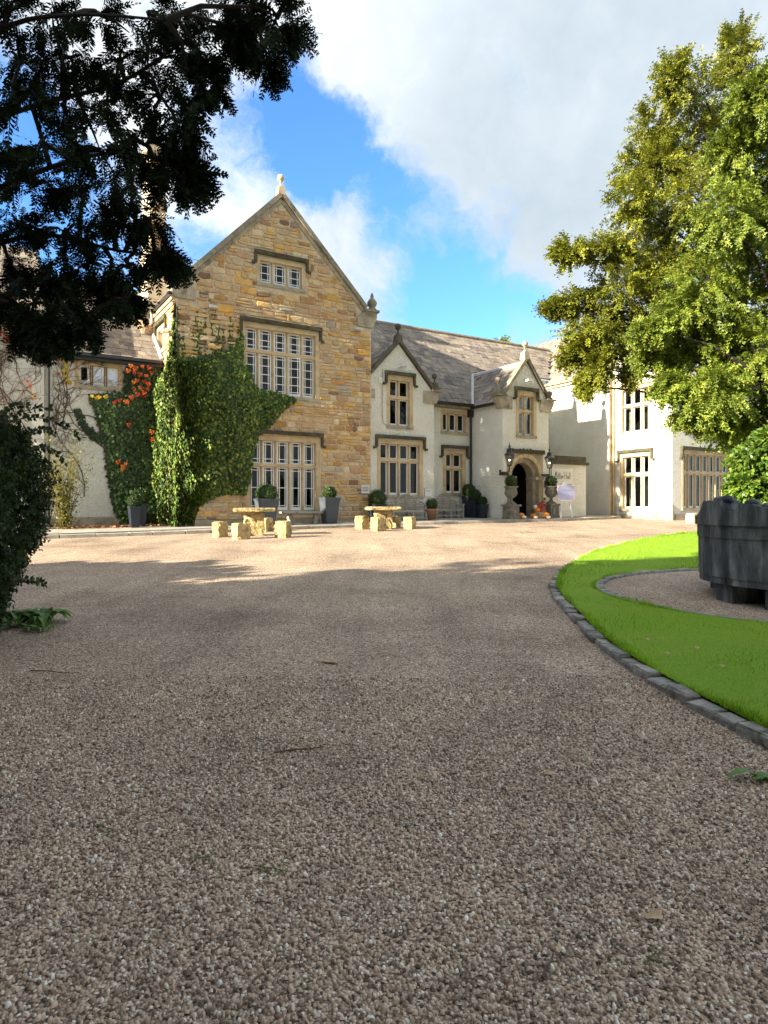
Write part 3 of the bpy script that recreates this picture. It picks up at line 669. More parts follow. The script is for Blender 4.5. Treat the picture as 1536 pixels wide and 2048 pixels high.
roof(SH, wz(.2, .22, 9.42), wz(.2, 9, 9.42), up_dir(-AX, 1.015), 6.0, row=.5, limit=0, seed=4, name='right_roof')
MB().tube([wz(-4.09, .2, 13.82), wz(-4.09, 9, 13.82)], .09, 8).build('ridge_tiles', 'coping', SH)
# gable copings and kneelers
rake(SH, A0, -7.85, 9.98, -4.09, 13.82, .17, -.14, .24)
rake(SH, A0, -.33, 9.98, -4.09, 13.822, .17, -.137, .243)
rake(SH, A0, -7.75, 9.86, -4.09, 13.60, .2, -.05, .02, 'ashlar_grey', 'coping_band')
rake(SH, A0, -.43, 9.86, -4.09, 13.602, .2, -.048, .022, 'ashlar_grey', 'coping_band')
for sg, c in ((-1, -8.18), (1, 0)):
    k = MB().prism(A0, [(c-sg*.02, 9.22), (c+sg*.08, 9.28), (c+sg*.24, 9.66), (c+sg*.26, 9.9), (c-sg*.4, 9.9), (c-sg*.7, 9.6), (c-sg*.7, 9.22)], -.09, .4).build('kneeler', 'ashlar_grey', SH)
    MB().box(A0, min(c+sg*.34, c-sg*.38), max(c+sg*.34, c-sg*.38), -.15, .45, 9.9, 10.0).build('kneeler_cap', 'coping', k)
finial(SH, A0(-4.09, .05, 13.9), .82, 'ashlar', name='gable_finial')
k = MB().lathe(A0(.12, .12, 10.0), [(.2, 0), (.2, .08), (.12, .14), (.2, .26), (.21, .38), (.13, .5), (.06, .58), (.08, .64), (.02, .78)], 12).build('kneeler_finial', 'coping', SH, True)
floodlight(SH, A0, -6.9, 9.0); floodlight(SH, A0, -.75, 9.02); floodlight(SH, B0, -.7, 8.1)
# eaves gutter and downpipe on the left side
MB().box(B0, -3.2, -.1, -.24, -.1, 9.34, 9.46).build('gutter', 'dark_metal', SH)
MB().box(B0, -3.2, -.05, -.14, 0, 9.18, 9.33).box(B0, -3.2, -.05, -.08, 0, 9.02, 9.17).build('eaves_moulding', 'ashlar', SH)
MB().tube([B0(-3.0, -.2, 9.4), B0(-3.02, -.2, 8.95), B0(-3.25, -.28, 8.8), B0(-3.3, -.3, 6.9)], .055, 8).build('downpipe', 'flood_grey', SH)
# chimney breast and stack
uc = onv(284, 3.1)
cf = FA(3.1)
ch = MB().box(cf, uc, -8.16, 0, 3.4, 5.5, 9.3).build('chimney', 'mortar', SH)
MB().prism(cf, [(uc-.14, 9.3), (-8.1, 9.3), (-8.1, 9.42), (-8.3, 9.75), (uc+.12, 9.75), (uc-.14, 9.42)], -.12, 3.5).build('chimney_shoulder', 'ashlar_grey', ch)
cs0, cs1 = onv(296, 3.6), onv(338, 3.6)
st = FA(3.6)
MB().box(st, cs0, cs1, 0, 1.7, 9.7, 12.2).box(st, cs0+.1, cs1-.1, .1, 1.6, 12.2, 16.2).box(st, cs0-.02, cs1+.02, -.02, 1.72, 16.2, 16.5).build('chimney_stack', 'mortar', ch)
coursed(cf, ch, [(uc, 5.6), (-8.2, 5.6), (-8.2, 9.25), (uc, 9.25)], [], None, .22, .42, .3, .5, limit=40)
coursed(FB(uc), ch, [(-6.4, 5.6), (-3.12, 5.6), (-3.12, 9.25), (-6.4, 9.25)], [], None, .18, .36, .3, .7, limit=90)
coursed(FA(3.7), ch, [(cs0+.1, 12.25), (cs1-.1, 12.25), (cs1-.1, 16.1), (cs0+.1, 16.1)], [], None, .2, .36, .25, .5, limit=60)

# ---- cream roughcast range with half-dormer gable
CR = thing('cream_house_range', 'cream roughcast house range with small ball-topped gable between stone block and porch', 'house', base(3, .5))
A1 = FA(.1); A9 = FA(.9)
hb = [(.36, 2.74, 2.02, 4.55), (.84, 2.2, 5.05, 7.33)]
wall(A1, [(0, .6), (3.35, .6), (3.35, 6.74), (1.45, 8.76), (.0, 7.22)], hb, 'roughcast', CR, 'gable_wall')
MB().add([wz(3.35, .1, .6), wz(3.35, .9, .6), wz(3.35, .9, 6.74), wz(3.35, .1, 6.74)], [(0, 1, 2, 3)]).build('return_wall', 'roughcast', CR)
window(CR, A1, *hb[0], 4, 3.68, 'plain', name='mullioned_window', jw=.17)
window(CR, A1, *hb[1], 2, 6.42, 'plain', name='gable_window', jw=.17)
hr = [(4.3, 5.9, 5.08, 6.2), (4.42, 5.78, 2.16, 4.36)]
wall(A9, [(3.3, .6), (6.12, .6), (6.12, 6.55), (3.3, 6.55)], hr, 'roughcast', CR, 'main_wall')
window(CR, A9, *hr[0], 3, None, 'plain', name='upper_window', jw=.13, hood=False)
window(CR, A9, *hr[1], 2, 3.5, 'plain', name='lower_window', jw=.2)
wall(FA(3.0), [(8.9, .6), (13.3, .6), (13.3, 8.75), (8.9, 8.75)], [], 'roughcast', CR, 'set_back_wall')
main_z = lambda v: 6.5+(v-.62)
def keep_main(a, t_):
    u = a-.2; z = 6.5+t_*.7071; v = .62+t_*.7071
    if u > 13.0+max(0, (z-8.55)/.9) or (u > 8.4 and v < 2.95): return False
    return not (-.3 < u < 3.2 and v < .1+(8.72-abs(u-1.45)*1.06-6.5)*.9-.2 and z < 8.6)
roof(CR, wz(-.2, .62, 6.5), wz(15.8, .62, 6.5), up_dir(BX, 1), 6.6, keep_main, row=.34, limit=300, seed=5)
MB().add([wz(15.8, 5.3, 11.15), wz(-.2, 5.3, 11.15), wz(-.2, 10, 6.5), wz(15.8, 10, 6.5)], [(0, 1, 2, 3)]).build('rear_roof', 'slate_bulk', CR)
MB().tube([wz(-.1, 5.28, 11.2), wz(15.6, 5.28, 11.2)], .11, 8).build('ridge_tiles', 'coping', CR)
roof(CR, wz(0.02, 3.4, 7.2), wz(0.02, .2, 7.2), up_dir(AX, 1.06), 2.1, row=.25, limit=80, seed=6, name='gable_roof')
MB().add([wz(1.45, .2, 8.72), wz(3.5, .2, 6.55), wz(3.5, .75, 6.55), wz(1.45, 2.9, 8.72)], [(0, 1, 2, 3)]).build('gable_roof_right', 'slate_bulk', CR)
rake(CR, A1, 3.3, 6.86, 1.45, 8.82, .13, -.12, .2, 'coping_dark'); rake(CR, A1, .03, 7.3, 1.45, 8.822, .13, -.118, .203, 'coping_dark')
k = MB().prism(A1, [(3.33, 6.28), (3.45, 6.32), (3.66, 6.72), (3.66, 6.84), (2.75, 6.84), (2.75, 6.28)], -.06, .3).build('kneeler', 'ashlar_grey', CR)
MB().box(A1, 3.2, 3.75, -.12, .35, 6.845, 6.93).build('kneeler_cap', 'coping', k)
MB().box(A1, .02, .24, -.03, .05, 6.3, 6.68).build('wall_block', 'ashlar_grey', CR)
finial(CR, A1(1.45, .05, 8.8), .85, 'coping_dark'); finial(CR, A1(3.45, .1, 6.93), .75, 'coping_dark')
floodlight(CR, A1, 1.55, 7.75)
MB().tube([A1(.62, -.02, 7.6), A1(.6, -.02, 5.6), A1(.66, -.02, 5.25), A1(1.0, -.03, 5.1)], .014, 5).build('cable', 'ashlar_grey', CR)
MB().box(A1, .42, .6, -.06, 0, 6.95, 7.2).build('junction_box', 'sign_panel', CR)
MB().box(A9, 3.35, 6.3, -.42, -.28, 6.42, 6.54).build('gutter', 'dark_metal', CR)
MB().box(A9, 3.35, 6.12, -.27, 0, 6.3, 6.42).build('eaves_moulding', 'coping', CR)
dp = MB().tube([A9(6.0, -.12, 6.3), A9(6.0, -.12, 1.2)], .055, 8).build('downpipe', 'dark_metal', CR)
MB().box(A9, 5.86, 6.12, -.24, -.02, 5.95, 6.28).build('rainwater_hopper', 'dark_metal', dp)

# ---- gabled porch with arched doorway, and the low bay beside it
PO = thing('entrance_porch', 'cream gabled entrance porch with arched stone doorway and three ball finials', 'porch', base(7.5, -1.4))
AP = FA(-1.4)
hp = [(6.9, 8.16, 4.83, 6.98), (6.38, 8.56, .9, 4.12)]
wall(AP, [(6.09, .6), (8.95, .6), (8.95, 6.6), (7.52, 8.42), (6.09, 6.6)], hp, 'roughcast', PO, 'front_wall', .25)
wall(FB(6.09), [(-1.0, .6), (1.4, .6), (1.4, 6.5), (-1.0, 6.5)], [], 'roughcast', PO, 'side_wall')
MB().box(FB(6.09), -.6, 1.45, -.06, 0, .6, 1.95).build('side_plinth', 'roughcast', PO)
MB().add([wz(8.95, -1.4, .6), wz(8.95, 2, .6), wz(8.95, 2, 6.6), wz(8.95, -1.4, 6.6)], [(0, 1, 2, 3)]).build('far_wall', 'roughcast', PO)
window(PO, AP, *hp[0], 2, 6.1, 'plain', name='porch_window', jw=.17, hoodmat='hood_moss')
# arched stone doorway: square frame with two rings of voussoirs, jambs, imposts, deep reveal
cx_, spr = 7.45, 3.06
dr = thing_part = MB()
def arch_plate(fr, x0, x1, z0, z1, c, zs, r, d0, d1, n=14):
    mb = MB(); pts = [(c+r*math.cos(math.pi*i/n), zs+r*math.sin(math.pi*i/n)) for i in range(n+1)]   # right to left
    outer = [(x1, zs)]+[(x1-(x1-x0)*i/n, z1) for i in range(1, n)]+[(x0, zs)]
    for d in (d0, d1):
        for i in range(n): mb.add([fr(*(pts[i][0], d, pts[i][1])), fr(outer[i][0], d, outer[i][1]), fr(outer[i+1][0], d, outer[i+1][1]), fr(pts[i+1][0], d, pts[i+1][1])], [(0, 1, 2, 3)])
        mb.add([fr(x0, d, zs), fr(c-r, d, zs), fr(c-r, d, z0), fr(x0, d, z0)], [(0, 1, 2, 3)]); mb.add([fr(x1, d, zs), fr(c+r, d, zs), fr(c+r, d, z0), fr(x1, d, z0)], [(0, 1, 2, 3)])
        mb.add([fr(x1, d, zs), fr(x1, d, z1), fr(outer[1][0], d, z1)], [(0, 1, 2)]); mb.add([fr(x0, d, zs), fr(outer[n-1][0], d, z1), fr(x0, d, z1)], [(0, 1, 2)])
    for i in range(n): mb.add([fr(pts[i][0], d0, pts[i][1]), fr(pts[i+1][0], d0, pts[i+1][1]), fr(pts[i+1][0], d1, pts[i+1][1]), fr(pts[i][0], d1, pts[i][1])], [(0, 1, 2, 3)])
    for s in (c-r, c+r): mb.add([fr(s, d0, z0), fr(s, d0, zs), fr(s, d1, zs), fr(s, d1, z0)], [(0, 1, 2, 3)])
    return mb
DO = arch_plate(AP, 6.38, 8.56, .9, 4.12, cx_, spr, .86, -.02, .16).build('doorway', 'ashlar_grey', PO)
arch_plate(AP, 6.38, 8.56, .9, 4.12, cx_, spr, .66, .165, .62).build('inner_arch', 'ashlar_grey', DO)
for i in range(9):      # voussoirs of the outer ring
    a0, a1 = math.pi*i/9+.012, math.pi*(i+1)/9-.012; q = []
    for r_ in (.87, 1.06): q += [(cx_+r_*math.cos(a), spr+r_*math.sin(a)) for a in ((a0, (a0+a1)/2, a1) if r_ < 1 else (a1, (a0+a1)/2, a0))]
    MB().prism(AP, [p for p in q], -.055, -.021).build('voussoir', 'ashlar', DO)
for s in (-1, 1):
    x = cx_+s*.66; MB().box(AP, min(x-s*.06, x+s*.42), max(x-s*.06, x+s*.42), -.10, .6, spr-.14, spr).build('impost', 'ashlar_grey', DO)
    x = cx_+s*.87; MB().box(AP, min(x, x+s*.16), max(x, x+s*.16), -.045, .1, 1.2, spr-.141).build('jamb', 'ashlar', DO)
    MB().box(AP, min(8.56*(s > 0)+6.38*(s < 0), (8.56 if s > 0 else 6.38)+s*.34), max((8.56 if s > 0 else 6.38), (8.56 if s > 0 else 6.38)+s*.34), -.12, .02, spr+.02, spr+.13).build('label_stop', 'hood', DO)
MB().box(AP, 6.34, 8.6, -.13, .02, 4.12, 4.30).build('door_hood', 'hood_moss', DO)
for i in range(9):
    MB().sphere(AP(R.uniform(6.4, 8.55), -.06, 4.31), R.uniform(.03, .06), 6, 4).build('moss_tuft', 'hood_moss', DO)
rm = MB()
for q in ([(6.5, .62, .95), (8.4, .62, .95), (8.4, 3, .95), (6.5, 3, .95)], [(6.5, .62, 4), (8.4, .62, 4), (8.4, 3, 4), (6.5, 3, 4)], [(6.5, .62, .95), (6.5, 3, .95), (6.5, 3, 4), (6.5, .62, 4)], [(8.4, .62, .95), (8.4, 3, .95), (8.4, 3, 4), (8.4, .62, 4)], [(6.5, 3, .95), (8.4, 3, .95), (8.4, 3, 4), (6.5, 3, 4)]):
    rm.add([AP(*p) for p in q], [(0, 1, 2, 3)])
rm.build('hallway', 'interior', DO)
MB().box(AP, 8.68, 8.74, -.03, 0, 2.6, 2.85).build('bell_plate', 'dark_metal', PO); MB().box(AP, 8.64, 8.72, -.05, 0, 1.98, 2.08).build('bell_push', 'dark_metal', PO)
def keep_p(a, t_): v = 3.1-a; return v < .62+(6.42+t_*.783-6.5)
roof(PO, wz(5.98, 3.1, 6.42), wz(5.98, -1.28, 6.42), up_dir(AX*1.43, 1.8), 2.42, keep_p, row=.25, limit=300, seed=8)
MB().add([wz(7.52, -1.28, 8.36), wz(9.05, -1.28, 6.42), wz(9.05, .6, 6.42), wz(7.52, 2.6, 8.36)], [(0, 1, 2, 3)]).build('far_roof', 'slate_bulk', PO)
MB().tube([wz(7.5, -1.2, 8.36), wz(7.5, 2.5, 8.38)], .09, 6).build('ridge_flashing', 'lead', PO)
MB().tube([wz(5.98, .62, 6.53), wz(7.5, 2.5, 8.44)], .07, 6).build('valley_flashing', 'lead', PO)
rake(PO, AP, 6.15, 6.72, 7.52, 8.46, .13, -.12, .2); rake(PO, AP, 8.89, 6.72, 7.52, 8.462, .13, -.118, .203, 'coping_dark')
for sg, c in ((-1, 6.09), (1, 8.95)):
    k = MB().prism(AP, [(c-sg*.01, 6.12), (c+sg*.1, 6.15), (c+sg*.3, 6.55), (c+sg*.3, 6.68), (c-sg*.55, 6.68), (c-sg*.55, 6.12)], -.06, .35).build('kneeler', 'ashlar_grey', PO)
    MB().box(AP, min(c+sg*.4, c-sg*.2), max(c+sg*.4, c-sg*.2), -.12, .4, 6.685, 6.77).build('kneeler_cap', 'coping', k)
finial(PO, AP(7.52, .08, 8.5), .85, 'ashlar_grey'); finial(PO, AP(5.95, .15, 6.77), .75)
MB().lathe(AP(9.1, .12, 6.77), [(.18, 0), (.18, .08), (.1, .13), (.17, .25), (.17, .34), (.08, .42)], 10).build('worn_finial', 'coping', PO, True)
floodlight(PO, AP, 7.5, 7.45)
MB().box(FB(6.09), -.9, 1.2, -.2, -.07, 6.32, 6.44).build('gutter', 'dark_metal', PO)
AN = FA(-1.2); au1 = onv(1172, -1.2)
wall(AN, [(8.95, .6), (au1, .6), (au1, 3.72), (8.95, 3.72)], [], 'roughcast', PO, 'annexe_wall')
MB().add([wz(au1, -1.2, .6), wz(au1, 1.5, .6), wz(au1, 1.5, 3.72), wz(au1, -1.2, 3.72)], [(0, 1, 2, 3)]).build('annexe_end_wall', 'roughcast', PO)
MB().box(AN, 8.96, au1+.1, -.12, 2.5, 3.72, 3.86).build('annexe_cornice', 'hood', PO)
for i in range(4):
    a = 8.96+(au1-8.96)*i/4; MB().box(AN, a+.005, a+(au1-8.96)/4-.005, -.02, .28, 3.865, 4.14).build('parapet_stone', 'hood', PO)

# ---- right wing
RW = thing('right_wing', 'sunlit cream house wing with three-light windows beside the porch', 'house', base(16, 0))
B1, B2 = FB(13.2), FB(13.5)
wall(B1, [(-9, .6), (1.39, .6), (1.39, 8.6), (-9, 8.6)], [], 'roughcast', RW, 'side_wall')
MB().add([wz(13.2, -1.39, .6), wz(13.52, -1.39, .6), wz(13.52, -1.39, 8.6), wz(13.2, -1.39, 8.6)], [(0, 1, 2, 3)]).build('wall_step', 'ashlar', RW)
h2 = [(1.8, 3.62, 5.2, 7.62), (1.8, 3.66, 1.42, 4.3)]
wall(B2, [(1.39, .6), (4.81, .6), (4.81, 8.9), (3.1, 10.9), (1.39, 8.9)], h2, 'roughcast', RW, 'gable_wall')
window(RW, B2, *h2[0], 3, 6.68, 'plain', name='upper_window', jw=.14, curtain=True, hood=False)
MB().box(B2, 1.42, 3.95, -.1, .02, 7.68, 7.8).build('string_course', 'ashlar', RW)
window(RW, B2, *h2[1], 3, 3.25, 'plain', name='lower_window', jw=.16, curtain=True)
B3 = FA(-4.81); bu0, bu1 = onv(1364, -4.81), onv(1475, -4.81)
h3 = [(bu0, bu1, 1.45, 4.32), (bu0, bu1, 5.2, 7.2)]
wall(B3, [(13.5, .6), (24, .6), (24, 8.6), (13.5, 8.6)], h3, 'roughcast', RW, 'end_wall')
window(RW, B3, *h3[0], 8, 3.3, 'plain', name='long_window', jw=.16, curtain=True); window(RW, B3, *h3[1], 6, 6.4, 'plain', name='upper_end_window', jw=.16)
MB().box(B2, 1.39, 4.0, -.08, 0, .6, 1.28).box(B2, 4.0, 4.9, -.12, 0, .6, 1.75).build('plinth', 'ashlar_grey', RW)
MB().box(B1, -3, 1.42, -.08, 0, .6, 1.22).build('plinth', 'ashlar_grey', RW); MB().box(B3, 13.38, 24, -.08, 0, .6, 1.3).build('plinth', 'ashlar_grey', RW)
def keep_w(a, t_):
    v = 9-a; z = 8.5+t_*.669
    if -5 < v < -1.3 and z < 10.2: return False
    return not (.62 < v < 5.3 and z < 6.5+(v-.62))
roof(RW, wz(13.0, 9, 8.5), wz(13.0, -4.9, 8.5), up_dir(AX, .9), 5.6, keep_w, row=.28, limit=300, seed=9)
MB().add([wz(17.2, -4.9, 12.2), wz(21.5, -4.9, 8.5), wz(21.5, 9, 8.5), wz(17.2, 9, 12.2)], [(0, 1, 2, 3)]).build('far_roof', 'slate_bulk', RW)
MB().add([wz(13.2, -4.8, 8.5), wz(21.3, -4.8, 8.5), wz(17.2, -4.8, 12.1)], [(0, 1, 2)]).build('end_gable', 'roughcast', RW)
MB().box(B1, -6, 1.42, -.24, -.12, 8.40, 8.50).build('gutter', 'ashlar_grey', RW); MB().box(B1, -6, 1.42, -.13, 0, 8.26, 8.39).build('eaves_moulding', 'ashlar', RW)
rake(RW, B2, 1.3, 8.85, 3.1, 10.95, .13, -.1, .2); rake(RW, B2, 4.9, 8.85, 3.1, 10.952, .13, -.098, .203)
MB().tube([B2(1.47, -.09, 8.4), B2(1.47, -.09, 1.2)], .05, 8).build('downpipe', 'ashlar', RW)

# ---- left wing behind the creeper
LW = thing('left_wing', 'cream house wing at far left with slate roof, creeper stems and a black drainpipe', 'house', base(-11, 2))
A2 = FA(2.0)
hl = [(-11.32, -9.66, 5.95, 6.98)]
wall(A2, [(-12.35, .5), (-8.18, .5), (-8.18, 7.3), (-12.35, 7.3)], hl, 'roughcast', LW, 'front_wall')
window(LW, A2, *hl[0], 3, None, 'white', name='casement_window', jw=.15, hood=False, openc=((0, 0),), paned=.1)
MB().box(A2, -12.3, -8.2, -.07, 0, .5, 1.25).build('plinth', 'ashlar_grey', LW)
A19 = FA(1.9)
hl2 = (-14.1, -12.95, 7.3, 8.1)
wall(A19, [(-20, .5), (-12.34, .5), (-12.34, 8.6), (-20, 8.6)], [hl2], 'roughcast', LW, 'end_wall')
window(LW, A19, *hl2, 2, None, 'plain', name='upper_window', jw=.12, hood=False)
for i in range(9): MB().box(A19, -12.58 if i % 2 else -12.72, -12.33, -.02, .1, .9+i*.78, .9+(i+1)*.78-.015).build('quoin', 'sign_panel', LW)
roof(LW, wz(-12.45, 1.72, 7.22), wz(-8.12, 1.72, 7.22), up_dir(BX, .91), 5.5, row=.24, limit=300, seed=10)
roof(LW, wz(-20, 1.6, 8.5), wz(-12.3, 1.6, 8.5), up_dir(BX, .95), 4.6, row=.3, limit=0, seed=12, name='end_roof')
MB().add([wz(-12.3, 1.7, 7.2), wz(-12.3, 6, 7.2), wz(-12.3, 6, 11.2), wz(-12.3, 5.6, 12.2)], [(0, 1, 2, 3)]).build('party_wall', 'roughcast', LW)
MB().box(A2, -12.3, -8.3, -.42, -.28, 7.1, 7.2).build('gutter', 'dark_metal', LW); MB().box(A2, -12.3, -8.2, -.27, 0, 6.98, 7.1).build('fascia', 'dark_metal', LW)
MB().tube([A2(-12.2, -.16, 7.1), A2(-12.2, -.16, 1.0)], .06, 8).build('drainpipe', 'dark_metal', LW)
MB().tube([wz(-8.28, 1.75, 7.3), wz(-8.28, 5.6, 10.8)], .07, 6).build('flashing', 'lead', LW)

# ---- terrace with kerb stones
TE = [(-18, -2.4), (-8, -2.5), (-3, -2.0), (.5, -1.95), (5, -2.3), (9, -2.75), (11.7, -2.6), (13.1, -2.2)]
def te_v(u):
    for (a, b_), (c, d) in zip(TE, TE[1:]):
        if a <= u <= c: return b_+(d-b_)*(u-a)/(c-a)
    return -2.4
us = np.linspace(-18, 13.1, 40); mb = MB()
for a, c in zip(us, us[1:]):
    mb.add([Vector((*uv(x, v), gz_(uv(x, v)[1])+.12)) for x, v in ((a, te_v(a)+.3), (c, te_v(c)+.3), (c, 2.2), (a, 2.2))], [(0, 1, 2, 3)])
te = mb.build('terrace_paving', 'paving'); te['kind'] = 'structure'
u = -18.0
while u < 13:
    L = R.uniform(.7, 1.2); a, c = u+.01, min(u+L-.01, 13.1); z0 = .0; top = .115+R.uniform(-.01, .012); mb = MB()
    q = [(a, te_v(a)), (c, te_v(c)), (c, te_v(c)+.3), (a, te_v(a)+.3)]; P = [uv(*x) for x in q]
    mb.add([Vector((*p, gz_(p[1])-.03)) for p in P]+[Vector((*p, gz_(p[1])+top)) for p in P], [(4, 5, 6, 7), (0, 1, 5, 4), (1, 2, 6, 5), (2, 3, 7, 6), (3, 0, 4, 7)])
    mb.build('kerb_stone', 'paving', te, bevel=.012); u += L
mb = MB(); mb.add([Vector((*uv(x, v), gz_(uv(x, v)[1])+.14)) for x, v in ((-12.6, .55), (-8.5, .75), (-8.5, 2), (-12.6, 2))], [(0, 1, 2, 3)]); o = mb.build('planting_bed', 'soil'); o['kind'] = 'structure'
P = np.array([[*uv(a, v), 0] for a, v in zip(NR.uniform(-12, -8.4, 500), NR.uniform(-.1, 1.2, 500))]); P[:, 2] = SLOPE*P[:, 1]+.15+NR.uniform(0, .03, 500)
V, F_ = scatter(P, NR.normal(size=(500, 3))*np.array([1, 1, .25]), NR.uniform(.06, .13, 500), *LEAF, up=np.array([0, 0, 1])+NR.normal(size=(500, 3))*.4)
o = npmesh('leaf_litter', V, F_, 'litter', None, False, 'stuff'); o['label'] = 'red and brown fallen leaves along the foot of the left wall'; o['category'] = 'leaves'
def tz(p): return gz_(p[1])+.12

# ------------------------------------------------------------------ lawn, edging, tub
LP = [(19, 27.2), (14, 25.3), (10.36, 22.63), (7.79, 20.06), (5.93, 17.57), (4.7, 15.63), (3.38, 12.8), (2.56, 10.32), (2.24, 7.84), (2.13, 6.72), (2.13, 5.88), (2.17, 5.23), (2.25, 4.51), (2.34, 4.0), (2.62, 3.2), (3.3, 2.4), (5, 1.7), (9, 1.3), (16, 2)]
def catmull(P, n):
    out = []
    for i in range(len(P)-1):
        p0, p1, p2, p3 = [np.array(P[max(0, min(len(P)-1, i+k))]) for k in (-1, 0, 1, 2)]
        for j in range(n):
            t_ = j/n; out.append(.5*((2*p1)+(-p0+p2)*t_+(2*p0-5*p1+4*p2-p3)*t_**2+(-p0+3*p1-3*p2+p3)*t_**3))
    out.append(np.array(P[-1])); return out
edge = catmull(LP, 14)
CC = np.array([6.45, 9.6]); CR_ = np.array([3.32, 2.85])
inner = [CC+CR_*np.array([math.cos(t_), math.sin(t_)]) for t_ in np.linspace(0, 2*math.pi, 73)[:-1]]
def in_inner(x, y): return ((x-CC[0])/CR_[0])**2+((y-CC[1])/CR_[1])**2 < 1
def poly_x_at(y):
    best = None
    for p, q in zip(edge, edge[1:]):
        if (p[1]-y)*(q[1]-y) <= 0 and abs(p[1]-q[1]) > 1e-6:
            x = p[0]+(q[0]-p[0])*(y-p[1])/(q[1]-p[1]); best = x if best is None else min(best, x)
    return best
# lawn sheet in strips, leaving out the gravel circle
mb = MB(); ys = np.arange(1.4, 26.6, .2)
for y0, y1 in zip(ys, ys[1:]):
    xa0, xa1 = poly_x_at(y0), poly_x_at(y1)
    if xa0 is None or xa1 is None: continue
    def seg(y):
        k = 1-((y-CC[1])/CR_[1])**2
        return (CC[0]-CR_[0]*math.sqrt(k), CC[0]+CR_[0]*math.sqrt(k)) if k > 0 else None
    s0, s1 = seg(y0), seg(y1); zz = lambda y: gz_(y)+.075
    if s0 and s1:
        mb.add([(xa0+.055, y0, zz(y0)), (s0[0], y0, zz(y0)), (s1[0], y1, zz(y1)), (xa1+.055, y1, zz(y1))], [(0, 1, 2, 3)])
        mb.add([(s0[1], y0, zz(y0)), (22, y0, zz(y0)), (22, y1, zz(y1)), (s1[1], y1, zz(y1))], [(0, 1, 2, 3)])
    else: mb.add([(xa0+.055, y0, zz(y0)), (22, y0, zz(y0)), (22, y1, zz(y1)), (xa1+.055, y1, zz(y1))], [(0, 1, 2, 3)])
lawn = mb.build('lawn', 'turf'); lawn['kind'] = 'structure'
mb = MB(); mb.add([(p[0], p[1], gz_(p[1])+.05) for p in inner], [tuple(range(72))]); o = mb.build('gravel_circle', 'gravel'); o['kind'] = 'structure'
def edging(path, wid, top, lo, hi, name, label, jit, gapk=.008, closed=False, hvar=.02):
    path = [np.array(p) for p in path]; d = [0]
    for p, q in zip(path, path[1:]): d.append(d[-1]+float(np.linalg.norm(q-p)))
    def pt(s):
        i = int(np.searchsorted(d, s))-1; i = max(0, min(len(d)-2, i)); k = (s-d[i])/max(1e-6, d[i+1]-d[i]); return path[i]+(path[i+1]-path[i])*k
    c = path[len(path)//2]; th = thing(name, label, 'edging', (c[0], c[1], gz_(c[1])))
    s = 0
    while s < d[-1]-.1:
        L = R.uniform(lo, hi); a, e = pt(s+gapk), pt(min(s+L-gapk, d[-1])); t_ = (e-a); ln = np.linalg.norm(t_)
        if ln > .05:
            t_ = t_/ln; n = np.array([-t_[1], t_[0]]); w_ = wid*R.uniform(.85, 1.15); mid = (a+e)/2+n*R.uniform(-jit, jit); tz_ = top+R.uniform(-hvar, hvar)
            vs = []
            for zz, sc_ in ((-.03, 1.0), (tz_*.75, 1.0), (tz_, .84)):
                for i, j in ((-1, -1), (1, -1), (1, 1), (-1, 1)):
                    p = mid+t_*(i*ln/2*(sc_+(1-sc_)*.5))+n*(j*w_/2*sc_); vs.append(Vector((p[0]+R.uniform(-.006, .006), p[1]+R.uniform(-.006, .006), gz_(mid[1])+zz+R.uniform(-.008, .008)*(zz > 0))))
            mb = MB(); mb.add(vs, [(8, 9, 10, 11)]+[(4*r_+i, 4*r_+(i+1) % 4, 4*r_+4+(i+1) % 4, 4*r_+4+i) for r_ in (0, 1) for i in range(4)]); mb.build('kerb_stone', 'kerb_stone', th)
        s += L
    return th
vis = [p for p in edge if p[0] < 15 and p[1] > 2.2 and not (p[1] < 3.5 and p[0] > 4)]
edging(vis, .125, .058, .20, .36, 'lawn_edging', 'low dark stone edging curving round the lawn beside the drive', .012, .012, hvar=.022)
edging(inner[9:72]+inner[:3], .14, .085, .22, .34, 'circle_edging', 'flush grey stone edging round the gravel circle under the black tub', .01, hvar=.008)
# grass blades
N = 140000; yy = 2.5+ (NR.uniform(size=N)**2.1)*22; xx = NR.uniform(2.1, 15.5, N)
ex = np.array([poly_x_at(y) or 99 for y in np.linspace(2.5, 24.5, 400)]); ok = (xx > np.interp(yy, np.linspace(2.5, 24.5, 400), ex)+.1) & (((xx-CC[0])/CR_[0])**2+((yy-CC[1])/CR_[1])**2 > .985) & (xx < .63*yy+.6)
xx, yy = xx[ok], yy[ok]
ee = np.array([p for p in edge if 3 < p[1] < 24 and p[0] < 13]); ei = NR.integers(0, len(ee)-1, 9000); et = NR.uniform(0, 1, (9000, 1)); eo = ee[ei]*(1-et)+ee[ei+1]*et+np.array([1, 0])*np.abs(NR.normal(size=(9000, 1)))*.035+np.array([.045, 0])
ii = np.array(inner); ij = NR.integers(0, 71, 5000); et = NR.uniform(0, 1, (5000, 1)); io = ii[ij]*(1-et)+ii[ij+1]*et; io = CC+(io-CC)*(1.018+np.abs(NR.normal(size=(5000, 1)))*.01)
long = np.concatenate([np.zeros(len(xx)), np.ones(9000), np.ones(5000)]); xx = np.concatenate([xx, eo[:, 0], io[:, 0]]); yy = np.concatenate([yy, eo[:, 1], io[:, 1]]); N = len(xx)
P = np.stack([xx, yy, SLOPE*yy+.07], -1); hh = NR.uniform(.018, .042, N)*(1+yy*.03)*(1+.5*long*NR.uniform(0, 1, N))*(.8+.5*(np.sin(xx*2.3+yy*1.1)*np.sin(yy*3.1-xx)+.3))
